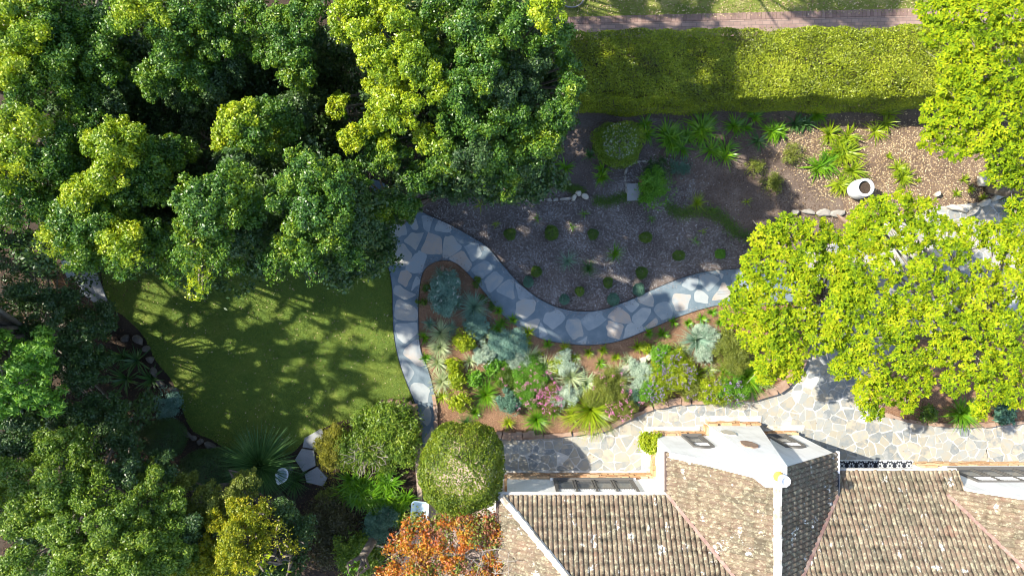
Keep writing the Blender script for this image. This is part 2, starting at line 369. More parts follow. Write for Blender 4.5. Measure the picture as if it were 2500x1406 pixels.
# ------------------------------------------------------------------ where the sun gets through the crowns (ground points of the photograph)
SPOTS = [(362,720,40,38,0),(369,768,38,18,0),(432,772,15,18,0),(485,782,12,14,0),(587,734,22,18,0),(635,735,33,28,.3),(645,770,38,20,-.4),(600,790,25,16,.4),
 (730,738,34,14,.25),(785,775,28,10,0),(737,812,46,23,.2),(795,850,20,22,0),(430,830,34,14,0),(488,850,40,16,0),(440,868,15,10,0),(553,912,25,9,.2),(642,888,9,9,0),
 (553,836,22,12,0),(713,690,20,14,0),(611,693,18,16,0),(816,724,20,12,0),(379,826,8,12,0),(947,674,7,9,0),(888,738,16,20,0),(949,757,12,20,0),(897,780,22,12,0),
 (921,818,40,20,0),(935,850,25,20,0),(940,905,45,26,0),(960,948,40,22,0),(779,970,16,20,0),(785,1018,12,10,0),(834,1005,22,16,0),(837,957,30,12,0),(970,966,38,14,0),
 (542,1040,15,5,0),(795,1070,28,45,0),(800,1130,18,20,0),(760,1060,16,12,0),(870,900,22,12,0),(880,845,14,10,0),(700,760,16,10,0),(520,745,12,16,0),(680,830,18,9,.3),(600,860,22,10,.2),(500,890,18,9,.1),(730,890,16,8,0),(860,770,14,14,0),(900,690,12,12,0),(850,665,14,8,0),(470,960,14,7,0),(610,960,16,7,0),(700,1000,14,7,0),(800,905,16,9,0),(560,1000,10,6,0),(910,955,14,10,0),(890,990,18,9,0),
 (985,647,17,20,0),(999,727,20,28,0),(991,771,26,20,0),(993,815,26,20,0),(1010,870,24,18,0),(1025,930,28,30,0),(1116,569,15,7,.3),(1155,580,13,9,0),(1182,613,18,9,.2),
 (1193,696,11,13,0),(1320,806,52,15,.42),(1288,778,20,9,.4),(1188,571,13,16,0),(1288,557,13,8,0),(1127,535,7,15,0),(1518,669,22,7,.3),(1536,568,9,6,0),(1447,640,11,7,0),
 (1560,690,10,5,0),(1613,690,16,7,0),(1744,651,26,12,0),(1640,701,15,8,0),(1741,712,24,20,0),(1700,690,14,8,0),(1850,440,16,10,0),(1800,400,14,9,0),(1920,360,16,10,0),(1760,330,10,6,0),
 (1460,20,40,10,0),(1500,35,30,12,0),(1560,60,30,10,.1),(1640,50,22,8,0),(1430,15,12,8,0),(1600,15,20,8,0)]
ZONE_PX = [[(1040,800),(1060,840),(1130,800),(1290,812),(1345,838),(1440,858),(1600,862),(1700,810),(1760,745),(1810,670),(1930,640),(2010,560),(2045,500),(2015,400),(1985,330),
            (1880,300),(1880,160),(1930,120),(2700,120),(2700,1500),(1040,1500)],
           [(1745,110),(1740,-60),(1945,-60),(1935,110)], [(2190,90),(2210,-60),(2700,-60),(2700,90)]]
ZONES = [PX(z)[:, :2] for z in ZONE_PX]
ZONE_HIGH = PX([(840,990),(1045,975),(1045,1500),(600,1500),(640,1280),(800,1240),(835,1150)])[:, :2]      # open only among the tallest crowns
LIT3 = []                          # crown parts that stand in the sun: taller crowns leave the way open
for qx, qy, qz, qr in ((70,900,5.0,75),(110,975,4.8,60),(130,1080,4.6,60),(210,1130,4.6,60),(60,1060,4.5,40),(380,1190,4.2,40),(320,1230,4.6,60),(300,600,7.2,60),(200,560,7.1,60),(200,480,7.3,70),(150,600,6.9,60),(450,650,7,60)):
    c = P(qx, qy, qz); LIT3.append(((c[0]+SDX*K*qz)*75+1250, 703-(c[1]+SDY*K*qz)*75, qr*.95, qr*.8, qz+.8))
def lit_mask(p):
    """True for crown points whose shadow would fall on ground that the photograph shows in the sun"""
    gx = p[:, 0]+SDX*K*p[:, 2]; gy = p[:, 1]+SDY*K*p[:, 2]
    px = gx*75+1250; py = 703-gy*75
    wx = px+9*np.sin(py/17.)+6*np.sin(px/11.+py/23.); wy = py+8*np.sin(px/19.)+5*np.sin(py/9.-px/14.)
    m = np.zeros(len(p), bool); rr = rng.uniform(.6, 1.35, len(p))
    for cx, cy, a, b, r in SPOTS:
        c, s = math.cos(r), math.sin(r); X = (wx-cx)*c+(wy-cy)*s; Y = -(wx-cx)*s+(wy-cy)*c
        m |= (X/(a*1.12+3))**2+(Y/(b*1.12+3))**2 < rr
    for cx, cy, a, b, z0 in LIT3:
        m |= (((px-cx)/a)**2+((py-cy)/b)**2 < rr) & (p[:, 2] > z0)
    g = np.stack([(wx-1250)/75., (703-wy)/75.], 1)+rng.normal(size=(len(p), 2))*.12
    for z in ZONES: m |= inside(g, z)
    m |= inside(g, ZONE_HIGH) & (p[:, 2] > 5.6)
    return m

# ------------------------------------------------------------------ foliage generators
def unit(v): return v/(np.linalg.norm(v, axis=-1, keepdims=True)+1e-9)
def leaf_quads(c, nrm, L, Wd, curl=0.0):
    n = len(c); r = rng.normal(size=(n, 3)); a = unit(np.cross(nrm, r)); b = np.cross(nrm, a)
    L = L*rng.uniform(.7, 1.3, (n, 1)); Wd = Wd*rng.uniform(.75, 1.25, (n, 1))
    V = np.stack([c-a*L*.5, c+b*Wd*.5-a*L*.08, c+a*L*.5, c-b*Wd*.5-a*L*.08], 1)
    return V.reshape(-1, 3)
def quads_of(V): return np.arange(len(V)).reshape(-1, 4)
def cloud(lobes, leaf=(.07, .04), cov=2.4, sub=.30, nsub=17, flat=.35, rnd=1.0, keep=None, low=-.25, core=.10):
    """lobes: rows (x,y,z,rx,ry,rz). Leaves sit on sub-clumps spread over each lobe."""
    Cs, Ns = [], []
    la = leaf[0]*leaf[1]*.5
    for (x, y, z, rx, ry, rz) in lobes:
        rx, ry, rz = rx*.9, ry*.9, rz*.9; r = (rx+ry)/2
        d = unit(rng.normal(size=(nsub*4, 3))); d = d[d[:, 2] > low][:nsub]
        sc_ = np.array([x, y, z])+d*np.array([rx, ry, rz])*rng.uniform(.45, 1.02, (len(d), 1))
        sr = r*sub*rng.uniform(.55, 1.5, len(d))
        for q, rr, dd in zip(sc_, sr, d):
            n = int(cov*2.3*math.pi*rr*rr/la)+3
            u = unit(rng.normal(size=(n, 3))+dd*.7+np.array([0, 0, .35]))
            p = q+u*rr*rng.uniform(.30, 1.32, (n, 1))*np.array([1, 1, .8])
            Cs.append(p); Ns.append(unit(u+rng.normal(size=(n, 3))*rnd+np.array([0, 0, flat])))
        n = int(core*cov*4*math.pi*r*r/la)
        u = unit(rng.normal(size=(n, 3)))
        Cs.append(np.array([x, y, z])+u*np.array([rx, ry, rz])*rng.uniform(.1, .8, (n, 1))); Ns.append(unit(u+rng.normal(size=(n, 3))))
    C, N = np.concatenate(Cs), np.concatenate(Ns)
    if keep is not None:
        k = keep(C); C, N = C[k], N[k]
    return leaf_quads(C, N, *leaf)
def crown_keep(C):
    m = lit_mask(C); return ~(m & (rng.random(len(C)) < .985))
def soft_keep(C):
    m = lit_mask(C); return ~(m & (rng.random(len(C)) < .80))
def L3(rows, fz=.8):
    """(px, py, radius px, z) read off the photograph -> world lobes"""
    out = []
    for px, py, r, z in rows:
        c = P(px, py, z); w = r/F*(H-z); out.append((c[0], c[1], z, w, w, w*fz))
    return np.array(out)
def limb_tubes(mb, base, fork, lobes, r0, r1=.02, n=6):
    for l in lobes:
        e = np.array(l[:3])-[0, 0, l[5]*.5]; mid = fork*.45+e*.55+np.array([rng.normal()*.2, rng.normal()*.2, -.2])
        mb.tube([fork, fork*.75+mid*.25+rng.normal(size=3)*.06, mid, e], [r0, r0*.7, r0*.4, r1], n=n, cap=False)
def tree(name, label, group, base, forkz, lobes, mats, r0=.16, leaf=(.062, .036), cov=1.6, keep=crown_keep, limbs=True, **kw):
    kw.setdefault('rnd', .8)
    base = np.array(base, float); root = thing(name, label, 'tree', base, group)
    lobes = np.asarray(lobes)
    c = lobes[:, :3].mean(0); fork = np.array([base[0]*.75+c[0]*.25, base[1]*.75+c[1]*.25, forkz])
    mb = MB(); mb.tube([base-[0, 0, .1], base+[0, 0, .25], base*.5+fork*.5+[.05, .03, 0], fork], [r0*1.5, r0*1.1, r0*.9, r0*.75], n=10)
    mb.build('trunk', 'bark', root, smooth=True)
    if limbs:
        mb = MB(); limb_tubes(mb, base, fork, lobes, r0*.5)
        mb.build('limbs', 'bark', root, smooth=True)
    if isinstance(mats, str): mats = [(mats, np.ones(len(lobes), bool))]
    V = {}
    for mname, sel in mats:
        if sel.any():
            v = cloud(lobes[sel], leaf, cov, keep=keep, **kw)
            if len(v): mesh_obj('crown', v, quads_of(v), mname, root)
    return root

# ================================================================== GROUND
sheet('ground', [(-200,-200),(200,-200),(200,200),(-200,200)], -0.03, 'soil')
path_l = [(1033,1090),(1030,1060),(1020,1000),(996,940),(975,880),(963,820),(960,760),(958,700),(948,650),(930,612),(905,570),(880,520),(872,470),(900,440),(940,450),(975,490),(1047,526)]
path_top = [(1047,526),(1100,550),(1150,578),(1190,604),(1225,645),(1266,690),(1312,727),(1360,750),(1412,760),(1470,756),(1530,735),(1600,704),(1660,680),(1720,664),(1790,657),(1860,650),(1960,640)]
path_bot = [(1960,740),(1860,745),(1780,742),(1720,752),(1650,775),(1580,805),(1510,832),(1450,841),(1400,840),(1330,829),(1280,806),(1230,771),(1182,712),(1142,667),(1112,642),(1082,636),(1052,645),(1032,668),(1023,720),(1022,790),(1027,850),(1048,910),(1062,970),(1067,1030),(1072,1090)]
pl, ptp, pb = smooth_line(PX(path_l)[:, :2]), smooth_line(PX(path_top)[:, :2]), smooth_line(PX(path_bot)[:, :2])
path_poly = np.concatenate([pl[:-1], ptp, pb])
sheet('stone_path', path_poly, 0.055, 'mortar_grey', thick=0.12)
lawn_px = [(250,640),(300,600),(600,560),(900,560),(935,612),(950,650),(960,700),(962,760),(965,820),(977,880),(998,940),(1022,1000),(1010,990),(960,978),(925,990),(890,1020),(840,1025),(790,1045),(745,1075),(705,1110),(640,1120),(575,1108),(520,1075),(470,1050),(445,1000),(420,930),(380,880),(350,820),(300,770),(262,740)]
lawn_poly = smooth_line(PX(lawn_px)[:, :2], 5, True)
sheet('lawn', lawn_poly, -0.010, 'lawn')
mulch_up = [(1047,530),(1000,430),(1200,330),(1380,270),(2300,255),(2700,270),(2700,480),(2440,510),(2290,520),(2160,560),(2060,600),(1960,642),(1790,660),(1700,680),(1600,720),(1500,770),(1400,775),(1300,740),(1200,630)]
sheet('upper_bed', smooth_line(PX(mulch_up)[:, :2], 4, True), -0.016, 'mulch_dark')
mat('brown_soil', [(0.065,0.047,0.038), (0.135,0.100,0.080), (0.23,0.18,0.145)], 1.6, 0.95, bump=0.9, bscale=30, fine=0.5, fscale=22, detail=9)
mat('sunlit_litter', [(0.07,0.047,0.035), (0.16,0.11,0.08), (0.30,0.22,0.15)], 1.4, 0.95, bump=0.9, bscale=35, fine=0.55, fscale=26, detail=9)
sheet('soil_patch', smooth_line(PX([(1600,380),(1700,300),(1400,275),(2300,262),(2700,275),(2700,480),(2440,508),(2290,518),(2160,556),(2060,596),(1960,636),(1880,620),(1800,585),(1750,540),(1690,530),(1640,520),(1660,470)])[:, :2], 4, True), -.010, 'brown_soil')
sheet('sunlit_litter_patch', smooth_line(PX([(1990,330),(2080,312),(2300,305),(2700,310),(2700,470),(2440,500),(2290,512),(2160,548),(2080,590),(2040,560),(2060,500),(2010,420),(1960,370)])[:, :2], 4, True), -.006, 'sunlit_litter')  # browner sheet over the sunlit end, its sun tone put into the colour
# patio
patio_px = [(1190,1030),(1500,1000),(1760,930),(1880,880),(1940,740),(1945,620),(2050,590),(2160,545),(2290,505),(2440,490),(2560,440),(2800,440),(2800,1300),(1190,1300)]
patio_poly = PX(patio_px)[:, :2]
sheet('patio', patio_poly, 0.012, 'grout_pale')
# raised front bed between the path and the patio
bed_edge = [(1068,1052),(1120,1062),(1240,1064),(1320,1062),(1400,1054),(1470,1044),(1530,1018),(1590,990),(1650,976),(1720,970),(1800,967),(1860,960),(1910,938),(1945,905),(1962,868),(1962,800),(1950,742)]
be = smooth_line(PX(bed_edge)[:, :2], 5)
front_bed = np.concatenate([be, pb[:-1]])
sheet('front_bed', front_bed, 0.040, 'mulch_red', thick=0.09)
isl_px = [(2140,1002),(2190,1018),(2260,1030),(2340,1034),(2420,1030),(2500,1026),(2620,1020),(2720,960),(2700,860),(2560,820),(2420,800),(2290,810),(2190,850),(2140,910),(2120,960)]
isl = smooth_line(PX(isl_px)[:, :2], 4, True)
sheet('island_bed', isl, 0.10, 'mulch_red', thick=0.15)
sheet('verge', PX([(900,70),(1415,55),(2280,33),(3200,10),(3200,-500),(900,-500)])[:, :2], -0.012, 'verge')
pb_px = [(1100,62),(2700,22),(2700,66),(1100,106)]
pv = PX(pb_px); 
o = mesh_obj('brick_footpath', np.array([[p[0], p[1], 0.0] for p in pv]), [(3,2,1,0)], 'brick_paving', uv=[(pv[i][0]*.9995, (0.0 if i < 2 else .59)) for i in range(4)]); o['kind'] = 'structure'
c0, c1 = P(1100,62), P(2700,22)
mb = MB()
nb = 175
for i in range(nb):                                    # soldier course along the grass
    t = (i+.5)/nb; c = c0*(1-t)+c1*t; mb.obox((c[0], c[1]+.055, .002), .113, .22, .02, rot=math.atan2(c1[1]-c0[1], c1[0]-c0[0]))
mat('brick_edge', [(0.18,0.115,0.098), (0.30,0.205,0.17)], 4, .8, island=.7)
mb.build('brick_edging', 'brick_edge', None, loc=(6, 8.7, 0))['kind'] = 'structure'
sheet('side_path', PX([(1010,1090),(1100,1070),(1230,1150),(1232,1500),(930,1500),(1000,1330),(1022,1250)])[:, :2], 0.0, 'pink_concrete')
# thin dark steel edging along the stone path
mb = MB()
for ln, s in ((ptp, 1), (pb, 1), (pl[:70], 1)):
    ln = np.asarray(ln)
    for a, b in zip(ln[:-1], ln[1:]):
        d = b-a; L = np.linalg.norm(d)
        if L < 1e-4: continue
        nn = np.array([-d[1], d[0]])/L*.006
        q = [a+nn*0, b+nn*0, b+nn*2, a+nn*2]
        mb.prism([tuple(v) for v in q], -.02, .072)
edg = mb.build('path_edging', 'steel_edge', bpy.data.objects['stone_path'])

# crazy paving: irregular cells, shrunk and roughened
def voronoi(sites, R0):
    cells = []
    for i, s in enumerate(sites):
        d = np.linalg.norm(sites-s, axis=1); idx = np.argsort(d)[1:22]
        poly = [s+R0*np.array([math.cos(t), math.sin(t)]) for t in np.linspace(0, 2*math.pi, 12, endpoint=False)]
        for j in idx:
            m = (s+sites[j])/2; nrm = sites[j]-s; out = []
            for k in range(len(poly)):
                a, b = poly[k], poly[(k+1) % len(poly)]; da, db = (a-m)@nrm, (b-m)@nrm
                if da <= 0: out.append(a)
                if (da < 0) != (db < 0): out.append(a+(b-a)*(da/(da-db)))
            poly = out
            if len(poly) < 3: break
        if len(poly) >= 3: cells.append((s, poly))
    return cells
def stones(name, region, box, d0, gap, z, m, parent, drop=0.0, thick=.012, big=0.0, chip=.12, pred=None, short=.35):
    x0, x1, y0, y1 = box; pts = []
    tries = int((x1-x0)*(y1-y0)/(d0*d0)*14)
    for _ in range(tries):
        p = np.array([rng.uniform(x0, x1), rng.uniform(y0, y1)])
        dd = d0*(1.0+big*rng.random())
        if all((p-q[0])@(p-q[0]) > ((dd+q[1])/2)**2 for q in pts[-400:]): pts.append((p, dd))
    S = np.array([p for p, _ in pts]); mb = MB()
    for s, poly in voronoi(S, d0*1.5):
        if rng.random() < drop: continue
        poly = np.array(poly); c = poly.mean(0)
        if not inside(c[None], region)[0] or (pred and not pred(c)): continue
        r = np.linalg.norm(poly-c, axis=1).mean()
        g = gap*rng.uniform(.6, 1.6)
        # merge very short sides, inset, roughen
        q = [poly[0]]
        for v in poly[1:]:
            if np.linalg.norm(v-q[-1]) > r*short: q.append(v)
        q = np.array(q)
        if len(q) < 3: continue
        q = c+(q-c)*(1-g/r); q = q+rng.normal(size=q.shape)*r*chip*.5
        ins = inside(c+(q-c)*1.06, region)
        for k in range(len(q)):
            t = 1.0
            while not inside((c+(q[k]-c)*t*1.05)[None], region)[0] and t > .15: t -= .07
            q[k] = c+(q[k]-c)*t
        out = []
        for k in range(len(q)):
            a, b = q[k], q[(k+1) % len(q)]
            out.append(a*.88+b*.12)
            if np.linalg.norm(b-a) > r*.5: out.append((a+b)/2+rng.normal(size=2)*r*.045)
            out.append(a*.12+b*.88)
        ar = 0.5*abs(sum(out[i][0]*out[(i+1) % len(out)][1]-out[(i+1) % len(out)][0]*out[i][1] for i in range(len(out))))
        if ar < .012: continue
        mb.prism([tuple(v) for v in out], z-thick, z+rng.normal()*.0012)
    return mb.build(name, m, parent)
shr = path_poly
BR = lambda c: c[0] < -2.3 and c[1] < -.3
stones('flagstones', shr, (-5.2, 7.5, -5.2, 3.6), .35, .046, .060, 'path_stone', bpy.data.objects['stone_path'], drop=.07, big=1.1, chip=.28, pred=lambda c: not BR(c))
stones('flagstones', shr, (-4.2, -2.2, -5.2, .6), .44, .030, .060, 'path_stone', bpy.data.objects['stone_path'], drop=.0, big=.5, chip=.20, pred=BR)
stones('flagstones', patio_poly, (-.9, 17.5, -6.3, 3.2), .30, .015, .018, 'patio_stone', bpy.data.objects['patio'], drop=.02, big=1.7, chip=.12, short=.14)

# loose mulch, leaf litter and grass blades
def scatter(name, poly, n, z, L, Wd, m, label, cat, parent=None, tilt=.35, zj=.02, soft=.0):
    poly = np.asarray(poly); lo, hi = poly.min(0), poly.max(0)
    lo = np.maximum(lo, (-18, -11.5)); hi = np.minimum(hi, (18.5, 11.5))
    p = rng.uniform(lo, hi, (n*3, 2)); p = p[inside(p, poly)][:n]
    if soft: dr = np.sin(p[:, 0]*2.1+np.sin(p[:, 1]*2.7)*1.4)+np.sin(p[:, 1]*3.9-p[:, 0]*1.7)+np.sin(p[:, 0]*7.3+p[:, 1]*6.1)*.6; p = p[rng.random(len(p)) < .62+.26*dr]; p = p+rng.normal(size=p.shape)*soft*rng.random((len(p), 1))**2*2; p = p[~inside(p, path_poly)]
    C = np.column_stack([p, z+rng.random(len(p))*zj]); N = unit(rng.normal(size=(len(p), 3))*tilt+[0, 0, 1])
    V = leaf_quads(C, N, L, Wd)
    o = mesh_obj(name, V, quads_of(V), m)
    return tag(o, label, cat, kind='stuff')
up = smooth_line(PX(mulch_up)[:, :2], 4, True)
chip_poly = smooth_line(PX([(1060,530),(1090,480),(1200,492),(1430,486),(1560,395),(1680,400),(1700,480),(1650,525),(1760,560),(1830,590),(1960,636),(1790,654),(1720,662),(1660,678),(1600,702),(1530,732),(1470,752),(1412,756),(1360,746),(1312,723),(1266,686),(1225,641),(1190,600),(1150,574),(1100,546)])[:, :2], 3, True)
scatter('bark_chips', chip_poly, 52000, .0, .060, .020, 'bark_chip', 'greyish bark chips strewn over the shaded upper garden bed', 'mulch', soft=.35)
scatter('soil_crumbs', PX([(1380,290),(1980,290),(1990,420),(2040,540),(1880,600),(1700,500),(1600,390),(1400,470),(1130,470),(1250,400)])[:, :2], 9000, -.005, .045, .022, 'dark_litter', 'brown crumbs and dead leaves on the bare soil below the hedge', 'leaf litter', soft=.4)
scatter('dry_leaves', PX([(1850,330),(2250,300),(2700,300),(2700,500),(2300,520),(2100,560),(2020,500),(1950,420)])[:, :2], 21000, .0, .060, .028, 'dry_leaf', 'pale dry leaf litter covering the sunlit end of the upper bed', 'leaf litter', soft=.5)
scatter('red_mulch_chips', front_bed, 30000, .045, .045, .018, 'red_chip', 'reddish brown mulch chips covering the front flower bed', 'mulch')
scatter('island_mulch_chips', isl, 9000, .105, .045, .018, 'red_chip', 'reddish mulch chips in the bed under the ferny tree', 'mulch')
scatter('fallen_leaves', PX([(0,600),(1080,300),(1200,480),(900,560),(260,740),(440,1010),(720,1180),(1020,1060),(1000,1330),(940,1406),(0,1406)])[:, :2], 16000, -.02, .07, .035, 'dark_litter', 'brown fallen leaves on the dark soil beneath the trees', 'leaf litter')
scatter('verge_litter', PX([(1400,52),(2280,30),(2700,20),(2700,-120),(1400,-120)])[:, :2], 5200, .0, .06, .03, 'dry_leaf', 'dry fallen leaves scattered over the grass verge beyond the brick path', 'leaf litter')
for ln, nm in ((ptp, 'the upper edge of the stone path'), (pb, 'the lower edge of the stone path')):
    ln = np.asarray(ln); i = rng.integers(0, len(ln), 900); off = np.abs(rng.normal(size=900))*.10*(-1 if nm.startswith('the upper') else 1)
    C = np.column_stack([ln[i, 0]+rng.normal(size=900)*.07, ln[i, 1]+off*1.0, np.full(900, .066)]); k = inside(C[:, :2], path_poly); C = C[k]
    V = leaf_quads(C, unit(rng.normal(size=C.shape)*.2+[0,0,1]), .04, .018); tag(mesh_obj('spilled_chips', V, quads_of(V), 'bark_chip'), 'mulch chips spilled over '+nm, 'mulch', kind='stuff')
def blades_field(name, poly, n, z, L, m, label):
    poly = np.asarray(poly); lo, hi = poly.min(0), poly.max(0)
    lo = np.maximum(lo, (-17.5, -11)); hi = np.minimum(hi, (18.5, 11.2))
    p = rng.uniform(lo, hi, (n*2, 2)); p = p[inside(p, poly)][:n]; k = len(p)
    a = rng.uniform(0, 2*math.pi, k); d = np.column_stack([np.cos(a), np.sin(a), rng.uniform(.6, 1.8, k)]); d = unit(d)*L*rng.uniform(.6, 1.3, (k, 1))
    w = np.column_stack([-np.sin(a), np.cos(a), np.zeros(k)])*.006
    c = np.column_stack([p, np.full(k, z)])
    V = np.stack([c-w, c+w, c+d+w*.4, c+d-w*.4], 1).reshape(-1, 3)
    o = mesh_obj(name, V, quads_of(V), m); return tag(o, label, 'grass', kind='stuff')
scatter('lawn_leaves', lawn_poly, 700, .012, .05, .03, 'dry_leaf', 'few fallen dry leaves lying on the lawn', 'leaf litter')
scatter('patio_leaves', PX([(1240,1070),(1500,1060),(1600,1000),(1900,970),(2100,1040),(2500,1060),(2500,1125),(1980,1090),(1900,1030),(1700,1020),(1600,1060),(1600,1140),(1240,1140)])[:, :2], 90, .024, .045, .022, 'dry_leaf', 'scattered dead leaves on the stone patio', 'leaf litter')
blades_field('lawn_grass', lawn_poly, 110000, -.01, .045, 'grass_blade', 'short green grass of the lawn left of the stone path')
blades_field('verge_grass', PX([(1380,52),(2300,30),(2700,20),(2700,-120),(1380,-120)])[:, :2], 30000, -.01, .05, 'grass_blade', 'patchy green grass on the verge beyond the brick path')

# ================================================================== HOUSE
house = thing('house', 'white rendered house with weathered brown tile roof, stone plinth and chimney', 'house', (6.9, -6.2, 0))
ZE = 2.6
A = R(33); Bp = R(38); TA, TB = math.tan(A), math.tan(Bp)
def tiles(name, eave0, udir, sdir, width, length, ulo, uhi, parent, m='roof_tile', p=.136, c=.31, sub=8):
    """rolled tiles: rolls run up the slope, each course steps over the one below"""
    eave0, udir, sdir = (np.array(v, float) for v in (eave0, udir, sdir)); nrm = np.cross(udir, sdir)
    if nrm[2] < 0: nrm = -nrm
    nu = int(math.ceil(width/p*sub))+1; us = np.arange(nu)*p/sub
    ss = []
    k = 0
    while k*c < length: ss += [(k*c+.0005, 0.), (k*c+c*.5, .5), (k*c+c-.004, .99)]; k += 1
    ncol, nrow = int(width/p)+2, k+1
    jit = rng.normal(size=(nrow, ncol)); jit2 = rng.normal(size=(nrow, ncol))
    V, UV, rows = [], [], []
    for i, (s, fr) in enumerate(ss):
        a, b = ulo(s), uhi(s); u = np.clip(us, a, b); kk = i//3
        col = np.minimum((us/p).astype(int), ncol-1); ph = (us/p) % 1.0
        h = .066*np.abs(np.sin(math.pi*ph))**.42 + .018*(1-fr)
        h = h+jit[kk, col]*.0035*np.sin(math.pi*ph)
        off = jit2[kk, col]*.014*(fr == 0.)*np.sin(math.pi*ph)
        pt = eave0+u[:, None]*udir+(s+off)[:, None]*sdir+h[:, None]*nrm
        V.append(pt); UV.append(np.column_stack([us+.0001+rng.uniform(0, 0), np.full(nu, kk*c+c*.5)]))
        rows.append((a, b))
    V = np.array(V); F_ = []
    for i in range(len(ss)-1):
        a = max(rows[i][0], rows[i+1][0]-1e-6); b = min(rows[i][1], rows[i+1][1]+1e-6)
        a = min(rows[i][0], rows[i+1][0]); b = max(rows[i][1], rows[i+1][1])
        j0 = max(0, int((a)/(p/sub))-1); j1 = min(nu-1, int((b)/(p/sub))+2)
        j = np.arange(j0, j1); q = i*nu+j
        F_.append(np.column_stack([q, q+1, q+1+nu, q+nu]))
    F_ = np.concatenate(F_); Vf = V.reshape(-1, 3)
    ar = np.linalg.norm(Vf[F_[:, 0]]-Vf[F_[:, 1]], axis=1)+np.linalg.norm(Vf[F_[:, 3]]-Vf[F_[:, 2]], axis=1)
    F_ = F_[ar > 1e-5]
    # per-corner uv so the tile id sits inside the tile
    me_uv = np.concatenate(UV)
    o = mesh_obj(name, Vf, F_, m, parent, uv=me_uv)
    return o
cA, sA, cB, sB = math.cos(A), math.sin(A), math.cos(Bp), math.sin(Bp)
YE = -5.95; XL = -.35
LEN = 5.6/cA
GX0, GX1 = 4.47, 9.29; GM = (GX0+GX1)/2; ZR = ZE+(GM-GX0)*TB
# main slope, left part (eave y=-5.95), hip on its left; stops under the gable
tiles('roof', (XL, YE, ZE), (1,0,0), (0,-cA,sA), 8.6, LEN, lambda s: min(s*cA, 8.6), lambda s: min(4.95+s*cA*.9+.25, 8.6), house)
# main slope, right part: comes further down over the porch
dy = .59; zl = ZE-dy*TA
tiles('roof', (7.0, YE+dy, zl), (1,0,0), (0,-cA,sA), 12.0, LEN+dy/cA, lambda s: 2.15 if s*cA < dy+.05 else max(.4, 2.15-(s*cA-dy)*.95), lambda s: 6.02 if s*cA < dy+.02 else 12.0, house)
# left hip slope
tiles('roof', (XL, -17.15, ZE), (0,1,0), (cA,0,sA), 11.2, 5.6/cA, lambda s: s*cA, lambda s: 11.2-s*cA, house)
# gable slopes
GY0 = -4.70; GL = 4.6
tiles('roof', (GX0, GY0, ZE), (0,-1,0), (cB,0,sB), GL, (GM-GX0)/cB, lambda s: .0, lambda s: GL, house)
tiles('roof', (GX1, GY0, ZE), (0,-1,0), (-cB,0,sB), GL, (GX1-GM)/cB, lambda s: .0, lambda s: GL, house)
# second gable
HX0, HX1 = 12.5, 17.9; HM = (HX0+HX1)/2; ZR2 = ZE+(HM-HX0)*TB; HY0 = -5.74
tiles('roof', (HX0, HY0, ZE), (0,-1,0), (cB,0,sB), GL, (HM-HX0)/cB, lambda s: 0., lambda s: GL, house)
tiles('roof', (HX1, HY0, ZE), (0,-1,0), (-cB,0,sB), GL, (HX1-HM)/cB, lambda s: 0., lambda s: GL, house)
# plain back half and ridge of the main roof (out of the picture)
mb = MB(); zt = ZE+5.6*TA
mb.add([(XL+5.6,YE-5.6,zt+.03),(19,YE-5.6,zt+.03),(19,-17.15,ZE),(XL,-17.15,ZE)], [(0,3,2,1)]); mb.build('roof_back', 'roof_tile', house)
# ridge and hip caps, valleys
def cap_line(a, b, w, hgt, m, name, seg=.33, flat=False):
    a, b = np.array(a, float), np.array(b, float); d = b-a; L = np.linalg.norm(d); d /= L
    s = unit(np.cross(d, [0, 0, 1])); u = np.cross(s, d); mb = MB(); n = max(1, int(L/seg)); jj_ = rng.normal(size=n)*.006
    for i in range(n):
        p, q = a+d*L*i/n, a+d*L*(i+1.08)/n
        jw = 1+rng.normal()*.04
        pr = [(-w, -.02), (-w*.7, hgt*.7), (0, hgt), (w*.7, hgt*.7), (w, -.02)]
        V = [p+s*x*jw*1.10+u*(z+.020+jj_[i]) for x, z in pr]+[q+s*x*jw*.90+u*(z+jj_[i]*.5) for x, z in pr]
        mb.add(V, [(k, k+1, k+6, k+5) for k in range(4)]+[(0,1,2,3,4),(9,8,7,6,5)])
    return mb.build(name, m, house)
cap_line((XL+.02, YE+.02, ZE+.05), (XL+5.6, YE-5.6, zt+.06), .10, .09, 'cream_cap', 'hip_cap')
cap_line((GM, -5.05, ZR+.02), (GM, GY0-GL, ZR+.02), .11, .09, 'cream_cap', 'ridge_cap')
cap_line((HM, HY0, ZR2+.02), (HM, HY0-GL, ZR2+.02), .11, .09, 'cream_cap', 'ridge_cap')
def valley(x0, sx, name='valley_flashing'):
    t = (ZR-ZE)/TA; ln = MB()
    pts = [np.array([x0+sx*k*TA/TB, YE-k, ZE+k*TA+.115]) for k in np.linspace(-.05, 3.3, 12)]
    for a, b in zip(pts[:-1], pts[1:]):
        d = unit(b-a); s = unit(np.cross(d, [0,0,1])); w = .048
        ln.add([a-s*w, a+s*w, b+s*w, b-s*w, a+[0,0,-.09]-s*w, a+[0,0,-.09]+s*w, b+[0,0,-.09]+s*w, b+[0,0,-.09]-s*w], [(0,1,2,3),(7,6,5,4),(0,4,5,1),(2,6,7,3),(1,5,6,2),(0,3,7,4)])
    ln.build(name, 'pink_flashing', house)
valley(GX0, 1); valley(GX1, -1); valley(HX0, 1)
